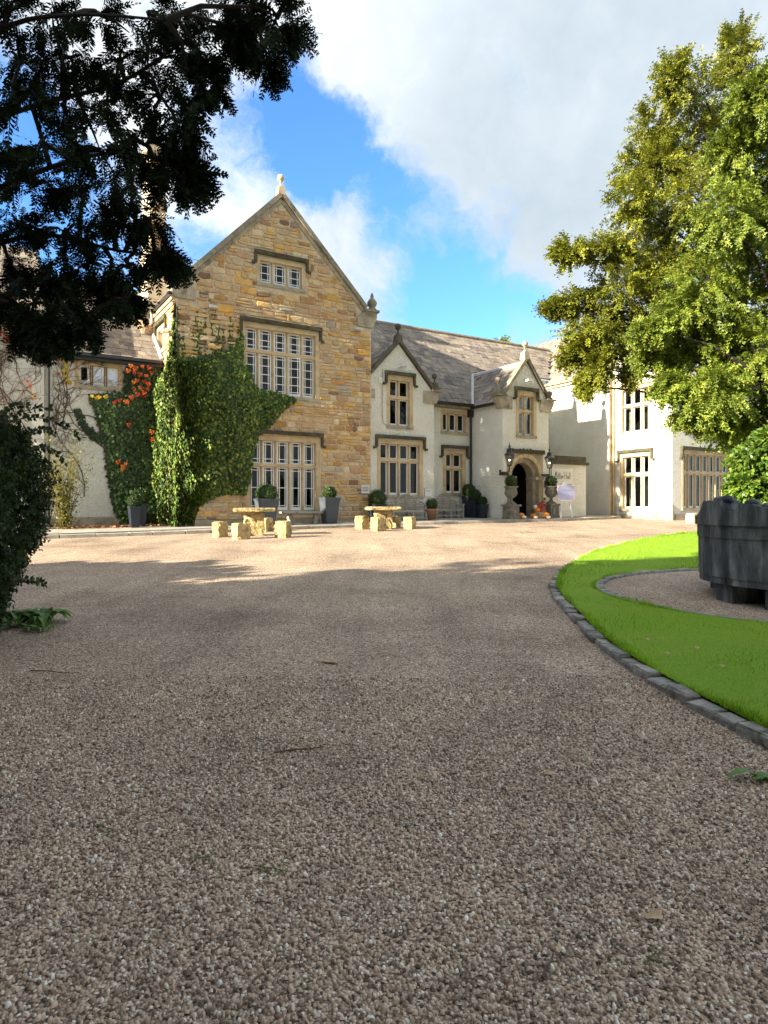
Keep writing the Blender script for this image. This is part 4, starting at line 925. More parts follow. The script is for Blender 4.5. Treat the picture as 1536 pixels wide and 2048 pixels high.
tv = np.array([(0, -.07, 0), (0, .07, 0), (1, 0, .18)]); V, F_ = scatter(P, np.array([0, 0, 1])+NR.normal(size=(N, 3))*.38, hh, tv, np.array([(0, 1, 2)]))
o = npmesh('grass', V, F_, 'blade', None, False, 'stuff'); o['label'] = 'short bright green mown grass of the island lawn'; o['category'] = 'grass'

# black weathered tub on stone piers
TC = Vector((5.98, 9.15, 0)); TC.z = gz_(TC.y)+.05; TR = 1.62
TU = thing('stone_tub', 'huge blackened round tub with broken rim standing on piers in the gravel circle', 'tub', TC)
def ring(r0, r1, zb, ztf, a0, a1, n, name, mat, parent, jit=.0, bot=None):
    mb = MB(); vs = []
    for i in range(n+1):
        th = a0+(a1-a0)*i/n; zt = ztf(th) if callable(ztf) else ztf; zbb = bot(th) if bot else zb
        for r_, z in ((r0, zbb), (r1, zbb), (r1+R.uniform(-jit, jit), zt+R.uniform(-jit, jit)), (r0, zt+R.uniform(-jit, jit))): vs.append(TC+Vector((r_*math.cos(th), r_*math.sin(th), z)))
    fs = []
    for i in range(n):
        for k in range(4): fs.append((4*i+k, 4*i+4+k, 4*i+4+(k+1) % 4, 4*i+(k+1) % 4))
    fs += [(0, 1, 2, 3), (4*n+3, 4*n+2, 4*n+1, 4*n)]
    mb.add(vs, fs); return mb.build(name, mat, parent)
nst = 7
for i in range(nst):
    a0 = 2*math.pi*i/nst+.1; ring(TR-.2, TR+R.uniform(-.003, .003), .317, .83, a0, a0+2*math.pi/nst-.003, 10, 'stave', 'tub', TU, .003)
for i in range(10):
    a0 = 2*math.pi*i/10; ring(TR-.22, TR+.015, .83, .995, a0+.003, a0+2*math.pi/10-.003, 6, 'upper_band', 'tub', TU, .004)
for i in range(8):
    a0 = 2*math.pi*i/8+.2; ring(TR-.2, TR-.012, .23, .317, a0+.003, a0+2*math.pi/8-.003, 6, 'base_band', 'tub', TU, .003)
def rim_top(th):
    x = math.degrees(th) % 360
    pts = [(0, 1.30), (150, 1.30), (168, 1.38), (176, 1.56), (190, 1.56), (192, 1.42), (198, 1.40), (201, 1.52), (208, 1.50), (222, 1.40), (245, 1.30), (300, 1.24), (360, 1.30)]
    for (a, b_), (c, d) in zip(pts, pts[1:]):
        if a <= x <= c: return b_+(d-b_)*(x-a)/(c-a)
    return 1.3
for i in range(9):
    a0 = 2*math.pi*i/9+.02; ring(TR-.26, TR+.04, .995, lambda q: rim_top(q)-.24, a0+.003, a0+2*math.pi/9-.003, 14, 'rim_stone', 'tub', TU, .007)
for th, s in ((182, .09), (188, .11), (204, .10), (212, .09), (220, .1), (228, .08), (236, .09), (174, .07)):
    t_ = rad(th); p = TC+Vector(((TR-.1)*math.cos(t_), (TR-.1)*math.sin(t_), rim_top(t_)-.23)); MB().sphere(p, s, 8, 5, .55).build('rim_lump', 'tub' if th % 8 else 'tub_moss', TU, True)
mb = MB(); mb.lathe(TC, [(.001, .27), (TR-.21, .27), (TR-.21, .9), (.001, .9)], 32); mb.build('filling', 'soil', TU)
for th, w_ in ((186, .34), (214, .2), (245, .34), (300, .34), (10, .34), (70, .34), (130, .34)):
    t_ = rad(th); f = FX(TC.x+(TR-.38)*math.cos(t_), TC.y+(TR-.38)*math.sin(t_), t_)
    MB().box(f, -.3, .3, -w_/2, w_/2, TC.z-.06, TC.z+.228, jit=.006).build('pier', 'tub', TU, bevel=.015)
MB().lathe(TC, [(.75, -.05), (.75, .23)], 16).build('core_pier', 'tub', TU)

# ------------------------------------------------------------------ furniture and small things
HA = FA(0).ang
def tloc(px, v, dz=.12): p = W2(onv(px, v), v); return Vector((p[0], p[1], gz_(p[1])+dz))
def rough_block(fr, a0, a1, d0, d1, z0, z1, seed, sub=3, jit=.02, top_jit=None):
    """hewn stone block: subdivided box with knocked faces"""
    r = random.Random(seed); bm_ = bmesh.new(); bmesh.ops.create_cube(bm_, size=1)
    bmesh.ops.subdivide_edges(bm_, edges=bm_.edges[:], cuts=sub, use_grid_fill=True)
    mb = MB(); idx = {}
    for v_ in bm_.verts:
        x, y, z = v_.co
        k = 1-.16*max(0, abs(x)+abs(y)+abs(z)-1.1)
        p = fr(a0+(x*k+.5)*(a1-a0), d0+(y*k+.5)*(d1-d0), z0+(z*k+.5)*(z1-z0)); j = jit if z > -.49 else 0
        idx[v_.index] = p+Vector((r.uniform(-j, j), r.uniform(-j, j), r.uniform(-j, j)*.6))
    bm_.verts.index_update()
    mb.add([idx[v_.index] for v_ in bm_.verts], [tuple(v_.index for v_ in f.verts) for f in bm_.faces]); bm_.free(); return mb
def stone_table(px, py, label, seed, L=1.25, Hh=.86):
    p = gp(px, py); f = FX(p.x, p.y, HA-.25); t_ = thing('stone_table', label, 'table', p, 'stone tables on the drive')
    rough_block(f, -.3, .3, -.22, .22, p.z-.02, p.z+Hh-.1, seed, 6, .03).build('pedestal', 'table_stone', t_)
    rough_block(f, -L/2, L/2, -.45, .45, p.z+Hh-.1, p.z+Hh+.02, seed+1, 6, .016).build('table_top', 'table_stone', t_)
def stool(px, py, label, seed, w_=.40, h=.44, ang=0.3):
    w_ *= .86; h *= 1.08; p = gp(px, py); f = FX(p.x, p.y, HA+ang)
    o = rough_block(f, -w_/2, w_/2, -w_/2, w_/2, p.z-.02, p.z+h, seed, 6, .02).build('stone_stool', 'table_stone'); tag(o, label, 'stool', 'stone stools round the tables')
stone_table(508, 1071, 'rough stone pedestal table on gravel before the french windows', 11)
stool(440, 1074, 'squared stone stool farthest left of the near stone table', 21, .42)
stool(482, 1078, 'mossy stone stool in front of the near stone table', 22, .5, .44, .1)
stool(566, 1075, 'lichen-spotted stone stool right of the near stone table', 23, .46, .47, .75)
stool(533, 1063, 'stone stool mostly hidden behind the near stone table pedestal', 24, .4, .44)
stone_table(766, 1058, 'rough stone pedestal table standing before the cream wall benches', 31, 1.15, .80)
stool(724, 1058, 'squared stone stool left of the far stone table', 41, .44, .45)
stool(757, 1062, 'bark-patterned stone stool in front of the far stone table', 42, .46, .46, .15)
stool(819, 1058, 'green-sided stone stool right of the far stone table', 43, .42, .42, .5)
stool(790, 1055, 'stone stool half hidden behind the far stone table', 44, .38, .4)

def planter(px, v, wt, wb, h, label, mat, ballr, bz=.55, ballsx=1.0, dz=.12, name='tall_planter', n=1500):
    p = tloc(px, v, dz); f = FX(p.x, p.y, HA)
    t_ = thing(name, label, 'planter', p)
    mb = MB(); mb.taper(f, (0, 0), p.z, p.z+h, wb/2, wt/2, wb/2, wt/2); mb.build('pot', mat, t_, bevel=.012)
    MB().box(f, -wt/2-.01, wt/2+.01, -wt/2-.01, wt/2+.01, p.z+h-.05, p.z+h+.015).build('pot_rim', mat, t_, bevel=.006)
    c = p+Vector((0, 0, h+ballr*bz)); MB().sphere(c, ballr*.88, 14, 9).build('plant_core', 'bush_leaf', t_, True)
    leafball(c, ballr, 'box_leaf', t_, n, .045, 'clipped_plant')
    return t_
planter(533, -1.25, .72, .46, .98, 'wide slate-grey tapered planter with mounded box bush behind the near stone table', 'planter_grey', .42, .4)
planter(659, -1.0, .64, .44, 1.0, 'tall slate-grey tapered planter with box ball at the corner of the stone wall', 'planter_grey', .26, .75)
planter(755, -.62, .55, .5, .72, 'low dark planter with rounded bush behind the far stone table', 'planter_blue', .38, .6)
planter(938, .30, .5, .36, 1.0, 'tallest dark blue planter with box ball beside the drainpipe', 'planter_blue', .32, .8)
planter(950, -.10, .46, .34, .8, 'middle dark blue planter of the three by the porch wall', 'planter_blue', .28, .8)
planter(965, -.50, .40, .30, .62, 'smallest dark blue planter nearest the porch corner', 'planter_blue', .2, .8)
planter(269, -.05, .40, .28, .72, 'blue-grey tapered planter with small box ball under the dark creeper', 'planter_blue', .24, .7, dz=.14)
planter(280, .65, .46, .32, .8, 'dark planter with bronze-green bush behind the blue-grey one', 'planter_blue', .34, .7, dz=.14)
p = tloc(863, -.75); t_ = thing('terracotta_pot', 'terracotta pot with clipped box ball between the two teak benches', 'pot', p)
MB().lathe(p, [(.15, 0), (.23, .4), (.26, .41), (.26, .48), (.22, .48), (.2, .4)], 18).build('pot', 'terracotta', t_, True)
MB().sphere(p+Vector((0, 0, .68)), .22, 12, 8).build('plant_core', 'bush_leaf', t_, True); leafball(p+Vector((0, 0, .68)), .25, 'box_leaf', t_, 700, .05, 'clipped_plant')

# stone bench under the french window
ua, ub = onv(562, -.75), onv(645, -.75); fb = FA(-.75); p = fb((ua+ub)/2, 0, 0); p.z = tz(p)
t_ = thing('stone_bench', 'long low stone bench under the french windows', 'bench', p)
MB().box(fb, ua, ub, -.24, .24, p.z+.40, p.z+.48).build('seat', 'bench_stone', t_, bevel=.015)
for s in (ua+.38, ub-.3):
    MB().lathe(fb(s, 0, p.z), [(.16, 0), (.16, .06), (.10, .12), (.14, .24), (.09, .33), (.15, .4)], 12).build('support', 'bench_stone', t_, True)
# teak benches with arched backs
def teak_bench(u0, u1, v, label):
    f = FA(v); p = f((u0+u1)/2, 0, 0); p.z = tz(p); z = p.z; L = u1-u0; c = (u0+u1)/2
    t_ = thing('garden_bench', label, 'bench', p, 'arched teak benches by the cream wall')
    for s in (u0, c, u1-.06):
        MB().box(f, s, s+.06, -.28, -.22, z, z+.42).build('leg', 'teak', t_); MB().box(f, s+.002, s+.058, .22, .28, z, z+(.62 if s != c else .42)).build('leg', 'teak', t_)
    for s in (u0, u1-.06): MB().box(f, s-.01, s+.07, -.30, .26, z+.62, z+.66).box(f, s+.004, s+.056, -.275, -.225, z+.42, z+.62).build('armrest', 'teak', t_)
    MB().box(f, u0+.06, u1-.06, -.27, -.235, z+.10, z+.15).build('stretcher', 'teak', t_)
    MB().box(f, u0+.06, u1-.06, -.275, -.225, z+.34, z+.40).build('seat_rail', 'teak', t_)
    for i in range(5): MB().box(f, u0+.02, u1-.02, -.27+i*.105, -.18+i*.105, z+.405, z+.43).build('seat_slat', 'teak', t_)
    def top(s):     # arched middle with lower scrolled shoulders
        k = abs(s-c)/(L/2); r_ = .52
        return .62+.50*math.sqrt(max(0, 1-(k/r_)**2)) if k < r_*.985 else .66+.22*max(0, 1-(k-r_)/(1-r_))**.6
    pts = [f(u0+.02+(L-.04)*i/40, .25+.06*(top(u0+L*i/40)-.4), z+top(u0+.02+(L-.04)*i/40)) for i in range(41)]
    MB().tube(pts, .032, 5).build('back_rail', 'teak', t_)
    for zz in (.52, .60, .68, .76, .84, .92, 1.0):
        ss = [u0+.04+(L-.08)*i/60 for i in range(61)]; ss = [s for s in ss if top(s) > zz+.01]
        if len(ss) > 1:
            d = .25+.06*(zz-.4); MB().box(f, ss[0], ss[-1], d-.012, d+.012, z+zz-.02, z+zz+.018).build('back_slat', 'teak', t_)
    for s in (c-L*.26, c, c+L*.26): MB().box(f, s-.022, s+.022, .245, .285, z+.43, z+min(top(s-.03), top(s+.03))).build('back_post', 'teak', t_)
teak_bench(onv(779, -.35), onv(857, -.35), -.35, 'pale teak bench with arched slatted back left of the terracotta pot')
teak_bench(onv(866, .38), onv(921, .38), .38, 'pale teak bench with arched slatted back right of the terracotta pot')

# urns on pedestals either side of the door
def urn(px, v, label):
    p = tloc(px, v); f = FX(p.x, p.y, HA); t_ = thing('stone_urn', label, 'urn', p, 'urns beside the door')
    pd = MB().box(f, -.30, .30, -.30, .30, p.z, p.z+.10).box(f, -.26, .26, -.26, .26, p.z+.10, p.z+.56).box(f, -.33, .33, -.33, .33, p.z+.56, p.z+.65).build('pedestal', 'urn_stone', t_, bevel=.008)
    for s in (-1, 1): MB().box(f, -.17, .17, min(s*.262, s*.285), max(s*.262, s*.285), p.z+.18, p.z+.48).build('pedestal_panel', 'urn_stone', pd)
    b_ = MB().lathe(p, [(.25, .65), (.25, .69), (.17, .74), (.09, .80), (.06, .90), (.10, .93), (.20, 1.0), (.27, 1.12), (.29, 1.2), (.25, 1.24), (.24, 1.38), (.31, 1.42), (.33, 1.47), (.28, 1.47), (.25, 1.4)], 24, lambda th, z: 1+(.05*math.cos(12*th) if .95 < z < 1.2 else (.07*math.cos(6*th) if 1.22 < z < 1.4 else 0))).build('urn_bowl', 'urn_stone', t_, True)
    c = p+Vector((0, 0, 1.68)); MB().sphere(c, .24, 14, 9).build('plant_core', 'bush_leaf', t_, True); leafball(c, .27, 'box_leaf', t_, 900, .05, 'clipped_plant')
urn(1022, -1.95, 'carved stone urn with box ball on pedestal left of the doorway')
urn(1102, -1.85, 'carved stone urn with box ball on pedestal right of the doorway')

# lanterns on brackets
def lantern(u, z, label):
    f = AP; p = f(u, -.45, z); t_ = thing('wall_lantern', label, 'lantern', f(u, 0, z-.45), 'lanterns beside the door')
    fx = FX(p.x, p.y, HA)
    MB().tube([f(u-.16, 0, z-.42), f(u-.1, -.2, z-.42), f(u, -.44, z-.40), f(u, -.45, z-.12)], .025, 6).box(f, u-.21, u-.11, -.03, .01, z-.55, z-.3).build('bracket', 'dark_metal', t_)
    for i in range(6):
        a = math.pi*i/3; MB().tube([p+Vector((.11*math.cos(a), .11*math.sin(a), -.1)), p+Vector((.21*math.cos(a), .21*math.sin(a), .34))], .012, 4).build('frame_bar', 'dark_metal', t_)
        b2 = a+math.pi/3; MB().add([p+Vector((.108*math.cos(a), .108*math.sin(a), -.1)), p+Vector((.108*math.cos(b2), .108*math.sin(b2), -.1)), p+Vector((.208*math.cos(b2), .208*math.sin(b2), .34)), p+Vector((.208*math.cos(a), .208*math.sin(a), .34))], [(0, 1, 2, 3)]).build('lantern_pane', 'glass', t_)
    MB().lathe(p, [(.1, -.14), (.12, -.1), (.05, -.09)], 6).build('lantern_base', 'dark_metal', t_)
    MB().lathe(p, [(.24, .34), (.24, .37), (.13, .47), (.10, .56), (.13, .58), (.05, .64), (.03, .70), (.06, .74), (.02, .80), (.008, .95)], 12).build('lantern_top', 'dark_metal', t_)
    MB().sphere(p+Vector((0, 0, .12)), .035, 8, 6).build('bulb', 'bulb', t_)
lantern(onv(1019, -1.85), 3.62, 'black hexagonal wall lantern left of the doorway arch')
lantern(onv(1099, -1.85), 3.58, 'black hexagonal wall lantern right of the doorway arch')

# wall signs
def stroke(mb, fr, d, pts, r_): mb.tube([fr(a, d, z) for a, z in pts], r_, 4)
sg0, sg1 = onv(1103, -1.23), onv(1146, -1.23); fs_ = AN
t_ = thing('name_sign', 'cream wall sign with handwritten-style house name right of the doorway', 'sign', fs_((sg0+sg1)/2, -.02, 2.2))
MB().box(fs_, sg0, sg1, -.05, -.005, 2.28, 3.52).build('sign_board', 'sign_panel', t_, bevel=.01)
MB().box(fs_, sg0-.03, sg1+.03, -.03, -.004, 2.24, 2.27).build('sign_ledge', 'hood', t_)
wS = sg1-sg0; X = lambda k: sg0+wS*(.14+.72*k); Z = lambda k: 3.02+.34*k
mk = MB()
for pts in ([(0, .1), (.02, .6), (.045, .95), (.06, .3), (.085, .75), (.12, 1.0), (.135, .5), (.13, -.2), (.08, -.9), (.05, -1.1)],       # M with a long tail
            [(.19, .45), (.185, .0), (.21, .0)], [(.195, .62), (.2, .66)], [(.27, .85), (.245, .0), (.28, .02)], [(.22, .5), (.34, .55)], [(.335, .85), (.31, .0), (.34, .02)],
            [(.42, .42), (.385, .35), (.375, .08), (.41, .0), (.435, .25), (.42, .42)], [(.47, .42), (.46, .0), (.48, .35), (.515, .4), (.515, .02)],
            [(.62, .95), (.60, -.05)], [(.75, 1.0), (.72, -.1)], [(.59, .42), (.77, .5)], [(.84, .4), (.80, .3), (.79, .05), (.83, .05), (.85, .4), (.85, .0), (.87, .05)],
            [(.93, 1.0), (.90, .05), (.92, .0)], [(1.0, .95), (.96, .05), (.99, .0)]):
    stroke(mk, fs_, -.055, [(X(a), Z(b_)) for a, b_ in pts], .009)
mk.build('lettering', 'sign_ink', t_)
mk = MB()
for zr, a0, a1 in ((2.74, .36, .92), (2.40, .18, .92)):
    a = a0
    while a < a1:
        w_ = R.uniform(.02, .05); mk.box(fs_, sg0+wS*a, sg0+wS*(a+w_), -.053, -.048, zr, zr+.028); a += w_+.012
mk.build('small_lettering', 'sign_ink', t_)
def plaque(fr, s0, s1, z0, z1, label, rows=3):
    t_ = thing('wall_plaque', label, 'sign', fr((s0+s1)/2, 0, z0), 'small direction plaques on the walls')
    MB().box(fr, s0, s1, -.045, -.03, z0, z1).build('plate', 'plaque', t_); MB().box(fr, s0-.012, s1+.012, -.03, .0, z0-.012, z1+.012).build('backing', 'ashlar_grey', t_)
    mk = MB(); h = (z1-z0)
    for r_ in range(rows):
        a = s0+.05
        while a < s1-.06:
            w_ = R.uniform(.02, .05); mk.box(fr, a, min(a+w_, s1-.05), -.048, -.044, z1-h*(.28+.2*r_)-.016, z1-h*(.28+.2*r_)+.016); a += w_+.014
    mk.build('lettering', 'sign_ink', t_)
plaque(A0, onv(722, 0), onv(738, 0), 2.21, 2.57, 'white plaque at the right edge of the golden stone wall')
plaque(A1, onv(849, .1), onv(862, .1), 2.1, 2.46, 'cream plaque on roughcast wall above the terracotta pot', 1)
plaque(B2, -onu(1324, 13.5), -onu(1342, 13.5), 2.35, 2.7, 'cream plaque near the right corner of the sunlit wing')

# easel with welcome board
p = tloc(1131, -2.25); f = FX(p.x, p.y, HA-.1); z = p.z
t_ = thing('easel', 'white painted easel standing right of the doorway', 'easel', p)
MB().tube([f(-.33, -.06, z), f(-.2, .05, z+1.45)], .028, 6).build('leg', 'white_paint', t_); MB().tube([f(.33, -.06, z), f(.2, .05, z+1.45)], .028, 6).build('leg', 'white_paint', t_)
MB().tube([f(0, .5, z), f(0, .08, z+1.5)], .025, 6).build('rear_leg', 'white_paint', t_)
MB().tube([f(-.29, -.03, z+.42), f(-.1, -.03, z+.40), f(0, -.03, z+.36), f(.1, -.03, z+.40), f(.29, -.03, z+.42)], .022, 6).build('crossbar', 'white_paint', t_)
MB().box(f, -.36, .36, -.09, .0, z+.78, z+.83).prism(f, [(-.08, .83+z-.06), (0, z+.68), (.08, z+.77)], -.06, -.03).build('shelf', 'white_paint', t_)
for s in (-.34, .34): MB().sphere(f(s, -.07, z+.035), .045, 8, 6).build('foot', 'white_paint', t_)
MB().prism(f, [(-.22, z+1.44), (.22, z+1.44), (.24, z+1.52), (.12, z+1.56), (.06, z+1.66), (0, z+1.72), (-.06, z+1.66), (-.12, z+1.56), (-.24, z+1.52)], .02, .05).build('crest', 'white_paint', t_)
pb = f(0, -.06, z+.83); t_ = thing('welcome_board', 'pale lilac welcome board with pink flowery corners on the easel', 'sign', pb)
MB().prism(f, [(-.5, z+.835), (.5, z+.835), (.5, z+1.5), (-.5, z+1.5)], -.06, -.03).build('board', 'board_lilac', t_)
for sx, sz in ((-1, 1), (1, 1), (1, -1), (-1, -1)):
    c0, c1 = sx*.5, z+1.167+sz*.333; MB().prism(f, [(c0, c1), (c0-sx*.17, c1), (c0, c1-sz*.14)], -.066, -.0605).build('flower_corner', 'board_pink', t_)
mk = MB()
for a0, a1 in ((-.26, 0), (.06, .26)):
    a = a0
    while a < a1: w_ = R.uniform(.02, .05); mk.box(f, a, a+w_, -.066, -.0605, z+1.27, z+1.31); a += w_+.012
mk.build('lettering', 'board_ink', t_)

# pumpkins, basket and flowers by the door
def pumpkin(px, v, r_, mat, label, dx=0):
    p = tloc(px, v); t_ = thing('pumpkin', label, 'pumpkin', p, 'pumpkins at the doorstep')
    MB().lathe(p, [(.02*r_*10*.3, .0), (r_*.6, .03*r_*5), (r_*.95, r_*.45), (r_, r_*.75), (r_*.9, r_*1.1), (r_*.5, r_*1.38), (.02, r_*1.32)], 24, lambda th, zz: 1+.05*math.cos(8*th)).build('body', mat, t_, True)
    MB().tube([p+Vector((0, 0, r_*1.3)), p+Vector((.01, .02, r_*1.6))], [.022, .014], 6).build('stalk', 'stem_olive', t_)
pumpkin(1041, -2.0, .19, 'pumpkin', 'orange pumpkin beside the left urn pedestal')
pumpkin(1048, -2.25, .11, 'pumpkin_pale', 'small pale gourd right of the left pedestal pumpkin')
pumpkin(1090, -2.3, .2, 'pumpkin', 'largest orange pumpkin in front of the right urn pedestal')
pumpkin(1097, -2.55, .1, 'pumpkin_pale', 'small white gourd lying before the largest pumpkin')
pumpkin(1067, -2.05, .16, 'pumpkin', 'orange pumpkin leaning at the right door jamb')
pumpkin(1071, -2.42, .1, 'pumpkin_pale', 'cream gourd at the left foot of the wicker basket')
p = tloc(1079, -2.15); t_ = thing('flower_basket', 'wicker basket of autumn flowers and gourds at the right door jamb', 'basket', p)
MB().lathe(p, [(.2, 0), (.26, .3), (.24, .3), (.18, .05)], 16).build('basket', 'wicker', t_)
leafball(p+Vector((.02, .05, .42)), .22, 'petal', t_, 160, .08, 'flowers'); leafball(p+Vector((.16, .1, .62)), .15, 'petal', t_, 120, .07, 'dark_flowers')
MB().sphere(p+Vector((-.12, -.1, .38)), .11, 10, 7).build('gourd', 'pumpkin', t_, True); MB().sphere(p+Vector((-.18, 0, .52)), .10, 10, 7).build('gourd', 'pumpkin_pale', t_, True)
p = gp(1386, 1046); f = FX(p.x, p.y, HA); tag(rough_block(f, -.22, .22, -.2, .2, p.z-.02, p.z+.42, 77, 2, .012).build('stone_block', 'block_yellow'), 'square yellow stone block on the gravel left of the black tub', 'block')

# ------------------------------------------------------------------ trees
def plumes(lobes, per, nsp, droop=.25, inner=.15, spread=.10, reach=1.12, bias=-.35):
    """foliage points along drooping shoots that leave each lobe's heart; lobes: (centre, radii)"""
    P = []; Dv = []; br = []
    for (c, rr) in lobes:
        c = np.array(c); rr = np.array(rr); n = max(6, int(per*NR.uniform(.85, 1.15)))
        w_ = unit(NR.normal(size=(n, 3))); tip = c+w_*rr*NR.uniform(.68, reach, (n, 1)); st = c+w_*rr*NR.uniform(.0, .3, (n, 1))
        for k in range(n):
            t_ = np.sort(NR.uniform(inner, 1, nsp))[:, None]; ln = np.linalg.norm(tip[k]-st[k])
            pts = st[k]+(tip[k]-st[k])*t_; pts[:, 2:] -= droop*ln*t_**2
            pts += NR.normal(size=pts.shape)*spread*ln*(1.15-t_)
            tan = (tip[k]-st[k])+np.stack([0*t_, 0*t_, -2*droop*ln*t_], -1)[:, 0, :]
            P.append(pts); Dv.append(unit(tan)+NR.normal(size=pts.shape)*.42+np.array([0, 0, bias]))
        sel = NR.integers(0, n, 5)
        br += [(c, st[q]+(tip[q]-st[q])*.75-np.array([0, 0, droop*.5*np.linalg.norm(tip[q]-st[q])])) for q in sel]
    return np.concatenate(P), np.concatenate(Dv), br
def tree(name, label, cat, basep, lobes, mat, sp, size, per, nsp, droop, trunk_r, trunk_top, barkm='bark', group=None, limbs=True, jit=.3, spread=.1, mains=None, reach=1.12, bias=-.35):
    t_ = thing(name, label, cat, basep, group)
    P, Dv, br = plumes(lobes, per, nsp, droop, spread=spread, reach=reach, bias=bias)
    V, F_ = scatter(P, Dv, NR.uniform(1-jit, 1+jit, len(P))*size, sp[0], sp[1], up=np.array([0, 0, 1])+NR.normal(size=P.shape)*.55)
    npmesh('crown', V, F_, mat, t_)
    mb = MB(); b0 = Vector(basep)-Vector((0, 0, .2)); top = Vector(trunk_top); n = 10
    axis = [b0.lerp(top, i/n)+Vector((math.sin(i*1.3)*.12, math.cos(i*1.7)*.12, 0))*(i > 0) for i in range(n+1)]
    mb.tube(axis, [trunk_r*(1.25-.25*min(1, i))*(1-.88*i/n) if i else trunk_r*1.5 for i in range(n+1)], 10); tk = mb.build('trunk', barkm, t_, True)
    if limbs:
        mb = MB(); nodes = []
        for ml in (mains or []):
            pl = [Vector((q[0], q[1], q[2])) for q in catmull([tuple(x) for x in ml], 6)]; mb.tube(pl, [.036*(1-.8*i/len(pl)) for i in range(len(pl))], 7); nodes += pl
        for (c, rr) in lobes:
            if mains:
                c = Vector(c); s = min(nodes, key=lambda q: (q-c).length+.5*max(0, q.x-c.x)); L = (c-s).length
                mb.tube([s, s.lerp(c, .35)+Vector((R.uniform(-.1, .1)*L, R.uniform(-.1, .1)*L, .12*L)), s.lerp(c, .75)+Vector((R.uniform(-.06, .06)*L, 0, .1*L)), c], [.028, .022, .014, .006], 5); continue
            c = Vector(c); zt = b0.z+(c.z-b0.z)*.72; k = min(.95, max(.12, (zt-b0.z)/max(.1, top.z-b0.z))); s = b0.lerp(top, k)
            L = (c-s).length; m_ = s.lerp(c, .5)+Vector((0, 0, .08*L)); mb.tube([s, s.lerp(m_, .6), m_, m_.lerp(c, .6), c], [trunk_r*.24*(1-k*.6), trunk_r*.19*(1-k*.6), trunk_r*.13*(1-k*.6), trunk_r*.09*(1-k*.5), .012], 5)
        for a, b_ in br: a, b_ = Vector(a), Vector(b_); mb.tube([a, a.lerp(b_, .5)+Vector((R.uniform(-.05, .05), R.uniform(-.05, .05), .05)), b_], [.02, .014, .006], 4)
        mb.build('limbs', barkm, tk)
    return t_
def plobes(L, D, dd=.6, dk=1.0):
    out = []
    for i, q in enumerate(L):
        d = D+R.uniform(-dd, dd)+(q[4] if len(q) > 4 else 0); k = d/FPX; out.append((tuple(at(q[0], q[1], d)), (q[2]*k, (q[2]+q[3])/2*k*dk, q[3]*k)))
    return out
SP_NEAR = sprig(7, .05, .40, 1); SP_FAR = sprig(4, .085, .5, 2); SP_MID = sprig(3, .085, .5, 4)

# dark yew overhanging from the left: seen from below, in shade
LY = [(15, 25, 70, 60), (105, 30, 75, 65), (200, 30, 75, 65), (295, 25, 70, 60), (370, 35, 45, 55), (470, 15, 40, 30), (500, 45, 48, 48), (555, 35, 45, 40), (592, 60, 22, 36), (520, 95, 46, 42), (535, 138, 26, 26), (470, 70, 30, 30),
      (40, 120, 75, 60), (140, 115, 75, 60), (240, 120, 75, 65), (330, 115, 65, 60), (400, 105, 32, 30), (395, 180, 48, 42), (435, 172, 28, 32), (320, 200, 70, 55), (225, 210, 70, 55), (130, 205, 60, 45), (45, 200, 55, 40), (350, 240, 60, 40),
      (20, 300, 45, 45), (110, 300, 70, 60), (200, 300, 70, 60), (290, 290, 65, 55), (365, 270, 38, 36), (395, 345, 20, 24), (350, 350, 48, 42), (265, 370, 70, 60), (170, 385, 75, 60), (70, 370, 60, 45), (375, 365, 26, 30),
      (40, 450, 55, 45), (130, 465, 70, 55), (225, 455, 70, 60), (300, 440, 45, 50), (325, 505, 35, 42), (255, 535, 50, 36), (175, 540, 50, 40), (90, 545, 55, 45), (20, 530, 45, 50), (350, 525, 14, 14),
      (228, 585, 32, 30), (140, 600, 45, 36), (70, 605, 50, 42), (180, 640, 18, 20), (110, 655, 38, 28), (50, 650, 36, 30), (85, 680, 22, 14), (10, 600, 30, 50), (258, 600, 12, 16)]
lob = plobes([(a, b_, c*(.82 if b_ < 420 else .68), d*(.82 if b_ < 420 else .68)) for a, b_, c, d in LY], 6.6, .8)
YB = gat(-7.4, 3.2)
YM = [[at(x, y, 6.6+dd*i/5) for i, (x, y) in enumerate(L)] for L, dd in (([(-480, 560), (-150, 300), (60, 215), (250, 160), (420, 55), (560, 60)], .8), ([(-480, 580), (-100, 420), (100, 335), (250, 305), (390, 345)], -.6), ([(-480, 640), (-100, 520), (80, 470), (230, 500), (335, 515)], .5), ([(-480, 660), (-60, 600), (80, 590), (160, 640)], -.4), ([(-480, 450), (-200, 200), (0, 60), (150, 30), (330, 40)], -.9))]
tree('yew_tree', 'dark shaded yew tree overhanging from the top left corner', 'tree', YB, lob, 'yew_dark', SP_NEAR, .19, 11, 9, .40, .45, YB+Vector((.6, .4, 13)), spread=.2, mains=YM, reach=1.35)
# the rest of the yew's crown, left of the picture, shades the overhanging side
YT = bpy.data.objects['yew_tree']
lob2 = [((YB.x+dx, YB.y+dy, z), (1.9, 1.9, 1.5)) for dx, dy, z in ((-1.5, -1.5, 5), (.6, -2.2, 5.5), (-2.4, -.2, 6), (-.5, -2.8, 7), (1.2, -2.6, 7.6), (-2, -1.5, 8), (0, -1, 9.0), (1.2, -1.8, 9.0), (-1, -.4, 9.6), (.3, -.8, 10.8), (1.6, -2.6, 5.2), (.6, -.8, 6.6), (1.6, -1.0, 8.2))]
P, Dv, _ = plumes(lob2, 60, 14, .25)
V, F_ = scatter(P, Dv, NR.uniform(.25, .5, len(P)), *LEAF); npmesh('outer_crown', V, F_, 'yew_dark', YT)
